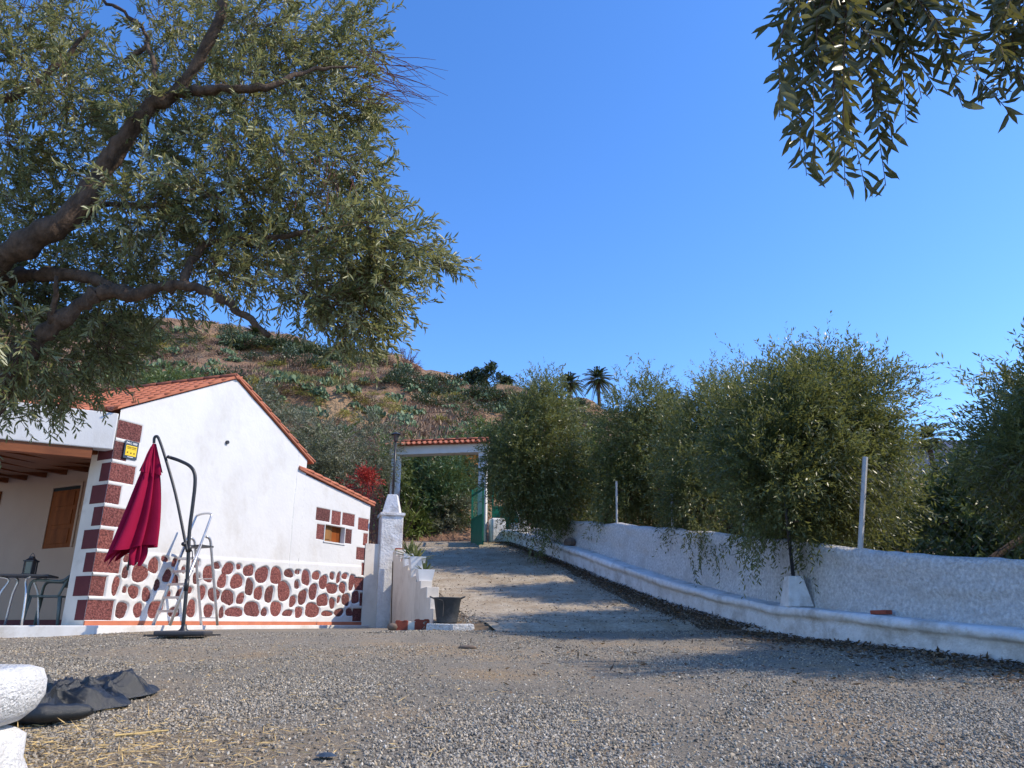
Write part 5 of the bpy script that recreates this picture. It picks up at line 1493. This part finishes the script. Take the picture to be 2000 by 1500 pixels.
# ================================================================== SHRUBS BEHIND HOUSE AND GATE
def bush(name, base, blobs, n, leaf, label, mat, seed, tw=0.5, per=12, up=0.5, trunk=0.05):
    return tree(name, base, blobs, n, leaf, label, 'bush', None, mat, trunk_r=trunk, per=per, tw=tw, seed=seed, up=up)
def blob(px, py, Y, rx_, rz_, ry_=None):
    c_ = at(px, py, Y); return (c_[0], c_[1], c_[2], rx_ / 1430 * Y, ry_ or rx_ / 1430 * Y, rz_ / 1430 * Y)
bl = [blob(620, 880, 23, 70, 65), blob(690, 905, 23, 65, 60), blob(580, 850, 23.5, 45, 50), blob(730, 870, 24, 40, 55), blob(650, 940, 22.5, 60, 40)]
bush('grey_olive_bush', (bl[0][0], 23, 1.0), bl, 2400, (0.11, 0.026), 'large grey green olive bush rising behind the tiled roof edge', M['greyleaf'], 41)
bl = [blob(700, 948, 20.5, 22, 18), blob(726, 950, 20.3, 15, 26)]
bush('red_bush', (bl[0][0], 20.5, 0.72), bl, 170, (0.08, 0.032), 'bright red leaved bush behind the lean-to roof', M['redleaf'], 42)
rg = np.random.default_rng(4)
b1 = MB()
for k in range(80):
    p = at(rg.uniform(705, 775), 1010, 19.8 + rg.uniform(-0.4, 0.4)); z1 = at(0, rg.uniform(935, 985), 19.8)[2]
    b1.tube([(p[0], p[1], 1.4), (p[0] + rg.normal() * 0.15, p[1], (1.4 + z1) / 2), (p[0] + rg.normal() * 0.3, p[1], z1)], [0.012, 0.009, 0.004], 3, False)
o = b1.build('dry_reeds', M['redtwig'], None); tag(o, 'clump of dry reddish stems behind the pier', 'reeds')
c_ = at(640, 835, 26)
o = link('fern_palm', rosette_mesh(90, M['limeleaf'], 26, 2.2, 0.28, 1.0, 0.3, 'fern'), loc=(c_[0], 26, c_[2] - 0.9)); tag(o, 'bright green strappy plant poking above the grey olive bush', 'plant')
bl = [blob(850, 950, 29, 75, 60), blob(810, 965, 28.5, 40, 70), blob(890, 975, 28.5, 45, 70), blob(850, 1010, 28, 60, 45)]
bush('reed_thicket', (bl[0][0], 29, 3.3), bl, 2600, (0.20, 0.035), 'tall fresh green thicket filling the gateway opening', M['freshleaf'], 43, 0.8)
bl = [blob(885, 1010, 27.3, 30, 40), blob(860, 1030, 27.2, 28, 25)]
bush('grey_bush', (bl[0][0], 27.3, 3.4), bl, 700, (0.11, 0.03), 'dull grey green bush low inside the gateway', M['greyleaf'], 44)
bl = [blob(815, 1030, 26.8, 30, 26), blob(800, 1000, 27, 18, 35)]
bush('lime_grass_clump', (bl[0][0], 26.8, 3.4), bl, 420, (0.34, 0.04), 'lime green grassy clump at the foot of the gateway pillar behind the lamp', M['limeleaf'], 45, 0.5)
bl = [blob(915, 905, 30, 12, 22), blob(903, 918, 30, 10, 12)]
bush('orange_shrub', (bl[0][0], 30, 3.4), bl, 120, (0.22, 0.09), 'orange leaved shrub beside the green thicket', M['orangeleaf'], 46)
for k, (px, py, Y, rx_, rz_) in enumerate(((760, 930, 27, 40, 60), (500, 800, 30, 60, 60), (330, 770, 27, 90, 60), (950, 870, 33, 50, 40))):
    bl = [blob(px, py, Y, rx_, rz_)]
    bush('slope_bush', (bl[0][0], Y, max(1.0, bl[0][2] - bl[0][5] - 0.6)), bl, 750, (0.15, 0.045), ('olive green bush between the lamp and the gate pillar', 'dull green bush behind the house ridge', 'leafy green bush behind the tiled porch roof', 'green bush above the gateway end by the orchard')[k], M[('orchardgreen', 'greyleaf', 'orchardgreen', 'orchardgreen')[k]], 50 + k)

# ================================================================== FOREGROUND OLIVE TREE (left)
ob = np.array([-4.6, 4.7, ground_z(-4.6, 4.7)])
ot = thing('olive_tree', ob, 'large spreading olive tree with thick brown limbs leaning over the house', 'tree')
b1 = MB()
rgl = np.random.default_rng(77)
def limb(pts, r0, r1, k=9):
    P = spline([at(*p) for p in pts], 6)
    P = [p + rgl.normal(size=3) * 0.006 for p in P]
    b1.tube(P, [r_ * (1 + 0.13 * rgl.normal()) for r_ in np.linspace(r0, r1, len(P))], k)
trunk_fork = at(-120, 860, 4.7)
b1.tube(spline([ob - np.array([0, 0, 0.2]), ob + np.array([0.1, 0, 0.55]), trunk_fork], 6), list(np.linspace(0.24, 0.15, 13)), 12)
limb([(-120, 860, 4.7), (-40, 560, 4.6), (60, 470, 4.5), (130, 430, 4.5), (190, 350, 4.5), (245, 270, 4.45), (300, 205, 4.4), (345, 180, 4.4), (420, 60, 4.3), (440, -40, 4.3)], 0.105, 0.030)
limb([(-120, 860, 4.7), (-20, 800, 4.6), (20, 730, 4.55), (90, 650, 4.5), (165, 590, 4.5), (205, 570, 4.5), (260, 575, 4.5), (305, 562, 4.5), (355, 556, 4.5), (410, 572, 4.5), (470, 610, 4.5), (525, 655, 4.5)], 0.072, 0.020)
limb([(-120, 700, 4.8), (0, 555, 4.8), (80, 538, 4.75), (160, 540, 4.7), (220, 560, 4.6), (290, 578, 4.6)], 0.06, 0.03)
limb([(345, 180, 4.4), (420, 175, 4.3), (520, 170, 4.3), (600, 140, 4.4), (700, 130, 4.5)], 0.04, 0.008, 6)
limb([(190, 350, 4.5), (170, 430, 4.7), (200, 400, 4.9), (330, 400, 5.0), (450, 370, 5.0), (560, 330, 5.0), (680, 290, 4.9)], 0.035, 0.008, 6)
limb([(355, 556, 4.5), (380, 500, 4.6), (420, 470, 4.7), (560, 460, 4.8), (700, 440, 4.9), (850, 490, 4.9)], 0.035, 0.006, 6)
limb([(100, 640, 4.5), (105, 600, 4.4), (110, 540, 4.3)], 0.03, 0.012, 6)
limb([(245, 120, 4.7), (290, 80, 4.7), (250, 30, 4.7), (200, 0, 4.7)], 0.02, 0.012, 6)
limb([(0, 195, 4.6), (60, 170, 4.6), (130, 110, 4.6), (170, 60, 4.6)], 0.035, 0.012, 6)
limb([(300, 205, 4.4), (300, 130, 4.5), (285, 80, 4.6)], 0.025, 0.012, 6)
b1.build('trunk', M['bark'], ot, True)
CL = [(30,40,80),(110,30,70),(60,120,80),(160,100,45),(130,190,60),(200,190,48),(245,205,48),(330,40,70),(335,120,60),(420,40,80),(410,120,70),(500,50,80),(580,60,80),(660,50,70),(705,70,46),(500,140,80),(590,150,80),(670,140,60),(300,215,60),(400,220,70),(480,230,70),(570,230,70),(650,230,60),(700,200,40),(120,290,60),(200,290,55),(300,300,60),(390,310,70),(470,320,60),(560,310,50),(640,310,45),(700,320,40),(715,255,40),(30,380,80),(110,370,60),(260,400,60),(340,410,70),(430,410,70),(510,400,60),(600,410,60),(680,400,55),(715,390,40),(150,470,60),(240,480,60),(330,490,70),(420,490,60),(500,470,60),(580,470,60),(660,470,60),(735,455,55),(785,472,42),(825,497,34),(858,508,20),(60,470,60),(20,560,50),(100,570,60),(600,540,60),(680,540,60),(735,530,50),(520,530,50),(640,600,55),(715,600,50),(752,600,32),(660,655,45),(715,655,42),(600,615,38),(700,695,32),(440,530,45),(250,535,50),(320,590,38),(180,530,50),(40,640,60),(110,640,60),(30,720,55),(110,720,60),(180,690,60),(245,645,45),(60,780,48),(150,760,46),(205,720,34),(12,830,30),(120,805,26),(25,270,45),(-60,100,90),(-60,300,90),(-70,500,90),(-60,680,80)]
rg = np.random.default_rng(9)
Os, Ds, Ln = [], [], []
for (x, y, r_) in CL:
    Yc = rg.uniform(4.35, 5.7)
    y = y - (45 if y > 590 else 0)
    k = int(44 * (r_ / 60.0) ** 1.6) + 4
    cpos = at(x, y, Yc)
    rw = r_ / 1440 * Yc
    off = rg.normal(size=(k, 3)) * np.array([rw * 0.46, rw * 0.8, rw * 0.46])
    d = unit(off) * 0.6 + rg.normal(size=(k, 3)) * 0.5
    d[:, 0] += 0.25 + (0.35 if x > 550 else 0)
    d[:, 2] += -0.45 if y > 560 else (0.15 if y < 300 else -0.1)
    Os.append(cpos + off); Ds.append(d); Ln.append(rg.uniform(0.16, 0.34, k))
O, D, Ln = np.concatenate(Os), np.concatenate(Ds), np.concatenate(Ln)
V, F, tint, P = sprays(rg, O, D, Ln, 19, 0.064, 0.0155, 0.2, True, 0.72)
obj('crown', V, F, M['olive'], ot, False, tint, 'stuff')
VV, FF = [], []
for k in range(0, len(O)):
    d = unit(D[k]); p, q = O[k] - d * 0.12, O[k] + d * Ln[k] * 0.9 - np.array([0, 0, 0.16 * Ln[k]])
    a = unit(np.cross(d, [0.3, 0.2, 0.9])) * 0.0022; b_ = np.cross(d, a); k0 = len(VV)
    for c_ in (p, q):
        VV.extend([c_ + a, c_ - a * 0.5 + b_ * 0.87, c_ - a * 0.5 - b_ * 0.87])
    FF.extend([(k0 + i, k0 + (i + 1) % 3, k0 + 3 + (i + 1) % 3, k0 + 3 + i) for i in range(3)])
obj('twigs', VV, FF, M['twig'], ot, kind='stuff')
# bare reddish twigs sticking out of the crown
b1 = MB()
for k in range(46):
    x0, y0 = rg.uniform(690, 780), rg.uniform(90, 200)
    x1, y1 = x0 + rg.uniform(40, 110), y0 + rg.uniform(-5, 65)
    Yk = rg.uniform(4.3, 4.9)
    p, q = at(x0, y0, Yk), at(min(x1, 875), y1, Yk)
    m_ = (p + q) / 2 + rg.normal(size=3) * 0.02 + np.array([0, 0, 0.015])
    b1.tube([p, m_, q], [0.0032, 0.0026, 0.0014], 4, False)
for k in range(26):
    x0, y0 = rg.uniform(560, 700), rg.uniform(280, 360)
    p, q = at(x0, y0, 4.6), at(x0 + rg.uniform(-40, 30), y0 + rg.uniform(50, 100), 4.6)
    b1.tube([p, (p + q) / 2 + rg.normal(size=3) * 0.02, q], [0.003, 0.0025, 0.0015], 4, False)
b1.build('bare_twigs', M['redtwig'], ot, kind='stuff')

# ================================================================== NEAR TREE (its branch hangs in from the right)
nb = np.array([3.9, 1.5, 0.08])
ntree = thing('overhanging_tree', nb, 'leafy branch with long drooping leaves hanging down in front of the sky', 'tree')
b1 = MB()
hub = at(1690, -160, 2.35)
b1.tube(spline([nb - np.array([0, 0, 0.2]), nb + np.array([0.05, 0.1, 1.2]), np.array([3.6, 1.8, 2.4]), np.array([2.6, 2.2, 2.9]), at(1850, -190, 2.3), hub], 6), list(np.linspace(0.16, 0.014, 31)), 10)
b1.tube(spline([np.array([3.6, 1.8, 2.4]), np.array([3.2, 2.2, 2.7]), at(2090, -60, 2.4)], 6), list(np.linspace(0.06, 0.012, 13)), 8)
b1.build('trunk', M['bark'], ntree, True)
rg = np.random.default_rng(17)
TG = [(1500,75),(1525,95),(1530,175),(1522,250),(1545,290),(1562,320),(1575,365),(1590,340),(1625,370),(1650,385),(1690,390),(1730,385),(1745,310),(1715,300),(1770,265),(1660,300),(1620,260),(1600,180),(1660,200),(1700,220),(1760,200),(1800,215),(1830,200),(1870,170),(1880,230),(1850,130),(1900,110),(1780,120),(1710,110),(1640,110),(1560,60),(1920,180),(1580,20),(1620,40),(1680,50),(1740,60),(1800,60),(1850,40),(1890,60),(1760,150),(1600,130),(1650,150),(1820,130),(1700,160),(1730,250),(1640,330),(1570,220)]
shoots = [((1690 + rg.normal() * 40, -90), t) for t in TG] + [((2060, -40), t) for t in ((1945, 215), (1972, 245), (1990, 180), (1960, 130), (2010, 210), (2040, 160), (1985, 90), (1935, 20), (1960, 60), (2060, 240))]
LP, LD, LN, LL = [], [], [], []
stem = MB()
for (a, b_) in shoots:
    Y0, Y1 = 2.3, rg.uniform(2.05, 2.55)
    p, q = at(a[0], a[1], Y0), at(b_[0], b_[1] - 22, Y1)
    mid_ = (p + q) / 2 + np.array([rg.normal() * 0.03 + (q[0] - p[0]) * 0.18, rg.normal() * 0.04, 0.05])
    P = spline([p, mid_, q], 8)
    stem.tube(P, list(np.linspace(0.0032, 0.0014, len(P))), 5, False)
    Lt = np.linalg.norm(q - p)
    nl = int(12 + Lt * 29)
    for k in range(nl):
        f = 0.12 + 0.88 * (k + 0.5) / nl
        i = min(int(f * (len(P) - 1)), len(P) - 2)
        pp = P[i] + (P[i + 1] - P[i]) * (f * (len(P) - 1) - i)
        tg = unit(P[i + 1] - P[i])
        rd = rg.normal(size=3); rd -= tg * (rd @ tg); rd = unit(rd * np.array([1, 0.6, 1]))
        d = tg * 0.62 + rd * 0.85 + np.array([0, 0, -0.28])
        LP.append(pp); LD.append(unit(d)); LN.append(unit(rg.normal(size=3) + np.array([0.2, -0.3, 0.4]))); LL.append(rg.uniform(0.062, 0.10))
stem.build('shoots', M['twig'], ntree, True, 'stuff')
LP, LD, LN, LL = map(np.array, (LP, LD, LN, LL))
def near_leaf_mesh(seed):
    r_ = np.random.default_rng(seed)
    xs_ = np.array([0.0, 0.14, 0.36, 0.62, 0.84, 1.0]); ws = np.array([0.012, 0.085, 0.125, 0.115, 0.07, 0.0])
    cv = r_.uniform(-0.16, 0.04); V = []
    for x, w_ in zip(xs_, ws):
        z = cv * x * x
        V += [(x, w_, z + w_ * 0.22), (x, 0, z), (x, -w_, z + w_ * 0.22)]
    F = []
    for j in range(5):
        b_ = j * 3
        F += [(b_, b_ + 3, b_ + 4, b_ + 1), (b_ + 1, b_ + 4, b_ + 5, b_ + 2)]
    return mesh_np('leaf', V, F, M['olivenear'], True, np.full(len(V), r_.random()))
NLM = [near_leaf_mesh(s) for s in range(10)]
order = rg.permutation(len(LP))
big = order[:300]
for i in big:
    o = link('leaf', NLM[int(i) % 10], ntree)
    Mx = frame(LD[i], np.cross(LN[i], LD[i]))
    o.matrix_local = Matrix.Translation(Vector(LP[i] - nb)) @ Mx.to_4x4() @ Matrix.Scale(float(LL[i]), 4)
rest = order[300:]
V, F, k = leaves(LP[rest], LD[rest], LN[rest], LL[rest], LL[rest] * 0.27, True)
# the crown it hangs from, up and to the right
O, D = blob_twigs(rg, [(3.4, 2.0, 3.3, 1.1, 0.9, 0.7), (4.6, 1.9, 3.2, 1.3, 1.1, 1.0), (2.55, 2.2, 2.95, 0.5, 0.5, 0.22), (3.9, 1.7, 2.9, 0.8, 0.6, 0.6)], 900, up=0.1)
V2, F2, t2, _ = sprays(rg, O, D, rg.uniform(0.2, 0.45, len(O)), 16, 0.06, 0.0145, 0.35, True)
tt = np.concatenate([np.repeat(rg.random(len(rest)), 6), t2])
obj('crown', np.concatenate([V, V2]), np.concatenate([F, F2 + len(V)]), M['olivenear'], ntree, False, tt, 'stuff')

# ================================================================== FOREGROUND: PLANTER, NET, LITTER
pc_ = np.array([-2.41, 3.02, 0.0]); pc_[2] = ground_z(pc_[0], pc_[1])
pt = thing('planter', pc_, 'squat whitewashed masonry planter with a thick rounded rim', 'planter')
def octo(prof, seed, k=48, sq=3.2):
    V, F = [], []
    for j, (r_, z) in enumerate(prof):
        for i in range(k):
            a = 2 * math.pi * i / k + 0.30
            f = (abs(math.cos(a)) ** sq + abs(math.sin(a)) ** sq) ** (-1 / sq)
            nn = 0.012 * float(vnoise(np.array([i * 0.4]), np.array([z * 7 + j * 0.3]), seed)[0]) + 0.006 * float(vnoise(np.array([i * 1.9]), np.array([j * 1.3]), seed + 1)[0])
            b_ = a - 0.30 + 0.22
            V.append((pc_[0] + math.cos(b_) * (r_ * f + nn), pc_[1] + math.sin(b_) * (r_ * f + nn), pc_[2] + z + nn * 0.5))
    for j in range(len(prof) - 1):
        for i in range(k):
            F.append((j * k + i, j * k + (i + 1) % k, (j + 1) * k + (i + 1) % k, (j + 1) * k + i))
    return V, F
RT = 0.42
V, F = octo([(0.36, RT - 0.205), (0.415, RT - 0.185), (0.455, RT - 0.145), (0.478, RT - 0.09), (0.482, RT - 0.03), (0.46, RT + 0.012), (0.42, RT + 0.025), (0.375, RT + 0.015), (0.345, RT - 0.02), (0.335, RT - 0.09)], 61)
obj('rim', V, F, M['planter'], pt, True)
V, F = octo([(0.47, -0.05), (0.465, 0.05), (0.445, 0.09), (0.44, RT - 0.24), (0.41, RT - 0.215), (0.36, RT - 0.20)], 63)
obj('pedestal', V, F, M['planter'], pt, True)
b1 = MB(); b1.lathe(pc_, [(0.42, RT - 0.085), (0.0, RT - 0.06)], 24); b1.build('soil', M['soil'], pt)
# shade net
nu, nv = 190, 160
uu_, vv_ = np.meshgrid(np.linspace(-1, 1, nu), np.linspace(-1, 1, nv), indexing='ij')
edge = np.maximum(abs(uu_), abs(vv_))
ang_ = np.arctan2(vv_, uu_)
rad_ = 1 + 0.18 * np.sin(3 * ang_ + 0.6) + 0.10 * np.sin(7 * ang_ + 2) + 0.05 * np.sin(13 * ang_)
nxp = -2.98 + 0.47 * uu_ * rad_ * (1 - 0.12 * vv_) + 0.05 * vnoise(uu_ * 5, vv_ * 5, 71)
nyp = 4.95 + 0.62 * vv_ * rad_ + 0.05 * vnoise(uu_ * 5, vv_ * 5, 72)
def crease(p, amp, wseed, wfreq=1.7, wamp=1.6):
    q = p + wamp * vnoise(uu_ * wfreq, vv_ * wfreq, wseed)
    return amp * (1 - abs(np.sin(q))) ** 1.6
body = np.clip(1 - edge ** 6, 0, 1)
hz_ = 0.72 * body * (0.035 + 0.07 * np.clip(0.6 + 1.3 * vnoise(uu_ * 1.5 + 3, vv_ * 1.5, 77), 0, 1.2)
              + crease(3.1 * (0.5 * uu_ + vv_), 0.075, 73) + crease(5.2 * (uu_ - 0.5 * vv_) + 1, 0.06, 74, 2.3, 2.2)
              + crease(11 * (0.8 * uu_ + 0.6 * vv_), 0.055, 75, 3, 2.5) + crease(19 * (0.3 * uu_ - vv_), 0.034, 76, 4, 3) + crease(31 * (0.9 * uu_ + 0.5 * vv_), 0.012, 78, 6, 3))
hz_ += 0.07 * np.exp(-((vv_ + 0.85) ** 2) * 60) * (1 - abs(uu_) ** 4)
gz_ = yard_z(nyp) + 0.02
tn_ = thing('shade_net', (-2.93, 4.95, ground_z(-2.93, 4.95)), 'crumpled black shade net lying on the gravel beside the planter', 'net')
obj('net_cloth', np.stack([nxp.ravel(), nyp.ravel(), (gz_ + hz_).ravel()], 1), grid_faces(nu, nv), M['net'], tn_, True)
b1 = MB()
b1.tube(spline([(-2.95, 4.42, 0.33), (-2.6, 4.36, 0.335), (-2.50, 4.42, 0.335), (-2.40, 4.55, 0.33)], 5), [0.06, 0.062, 0.058, 0.05, 0.048, 0.052, 0.055, 0.05, 0.046, 0.05, 0.048, 0.044, 0.046, 0.042, 0.036, 0.02], 9); b1.build('rolled_hem', M['net'], tn_, True)
# straw, fallen leaves, twigs
rg = np.random.default_rng(33)
n_ = 4200
Pxy = np.stack([rg.normal(-2.25, 0.75, n_), rg.normal(3.65, 0.45, n_)], 1)
far = rg.random(n_) < 0.3
Pxy[far] = np.stack([rg.uniform(-6, 0.5, far.sum()), rg.uniform(3, 9, far.sum())], 1)
P = np.stack([Pxy[:, 0], Pxy[:, 1], yz(Pxy[:, 0], Pxy[:, 1]) + rg.uniform(0.006, 0.03, n_)], 1)
V, F, k = leaves(P, np.stack([rg.normal(size=n_), rg.normal(size=n_), rg.normal(size=n_) * 0.15], 1), np.tile([0.1, 0, 1.0], (n_, 1)) + rg.normal(size=(n_, 3)) * 0.4, rg.uniform(0.025, 0.11, n_), rg.uniform(0.0025, 0.006, n_), False)
obj('straw', V, F, M['straw'], None, False, None, 'stuff')
n_ = 16000
Yl = rg.uniform(5.5, 24.5, n_)
off = -abs(rg.normal(0, 0.36, n_)) * np.interp(Yl, [6, 12, 24], [1.6, 1.15, 0.8]) - 0.02
Xl = wall_x(Yl) + off
sel = rg.random(n_) < 0.10
Xl[sel] = np.interp(Yl[sel], [5, 12, 25], [0.0, -0.8, -3.4]) + rg.random(sel.sum()) * 4.2 * np.interp(Yl[sel], [5, 12, 25], [1.1, 0.9, 0.6])
Zl = np.where(Yl < 11.3, yz(Xl, Yl) + 0.012, drive_z(Yl) + 0.034) + rg.random(n_) * 0.03
V, F, k = leaves(np.stack([Xl, Yl, Zl], 1), np.stack([rg.normal(size=n_), rg.normal(size=n_), rg.normal(size=n_) * 0.25], 1), np.tile([0, 0, 1.0], (n_, 1)) + rg.normal(size=(n_, 3)) * 0.45, rg.uniform(0.04, 0.085, n_), rg.uniform(0.012, 0.026, n_), False)
obj('leaf_litter', V, F, M['litterleaf'], None, False, np.repeat(rg.random(n_) ** 1.4, k), 'stuff')
# small single things on the gravel
p = at(637, 1478, 3.62); z = ground_z(p[0], p[1])
b1 = MB()
V = [(p[0] + 0.05 * math.cos(a) * r_ , p[1] + 0.035 * math.sin(a) * r_, z + 0.012 + hgt) for (r_, hgt) in ((0.45, 0.014), (1.0, 0.002)) for a in np.linspace(0, 6.28, 8, endpoint=False)]
b1.add(V, [(i, (i + 1) % 8, 8 + (i + 1) % 8, 8 + i) for i in range(8)] + [tuple(range(7, -1, -1))])
o = b1.build('plastic_scrap', M['signblue'], None); tag(o, 'small blue grey scrap lying alone on the gravel', 'scrap')
p = at(913, 1267, 8.9); z = ground_z(p[0], p[1])
b1 = MB(); b1.lathe((p[0], p[1], z - 0.005), [(0, 0), (0.06, 0.005), (0.07, 0.02), (0.04, 0.04), (0, 0.045)], 8); o = b1.build('flat_stone', M['rock'], None, True); o.scale = (1.6, 0.9, 1); tag(o, 'flat dark stone lying by itself in the middle of the gravel yard', 'stone')
b1 = MB(); b1.tube([(-2.0, 4.05, ground_z(-2, 4.05) + 0.015), (-1.78, 4.16, ground_z(-1.78, 4.16) + 0.022)], [0.007, 0.005], 6); o = b1.build('stick', M['straw'], None); tag(o, 'pale broken stick on the straw in front of the net', 'stick')
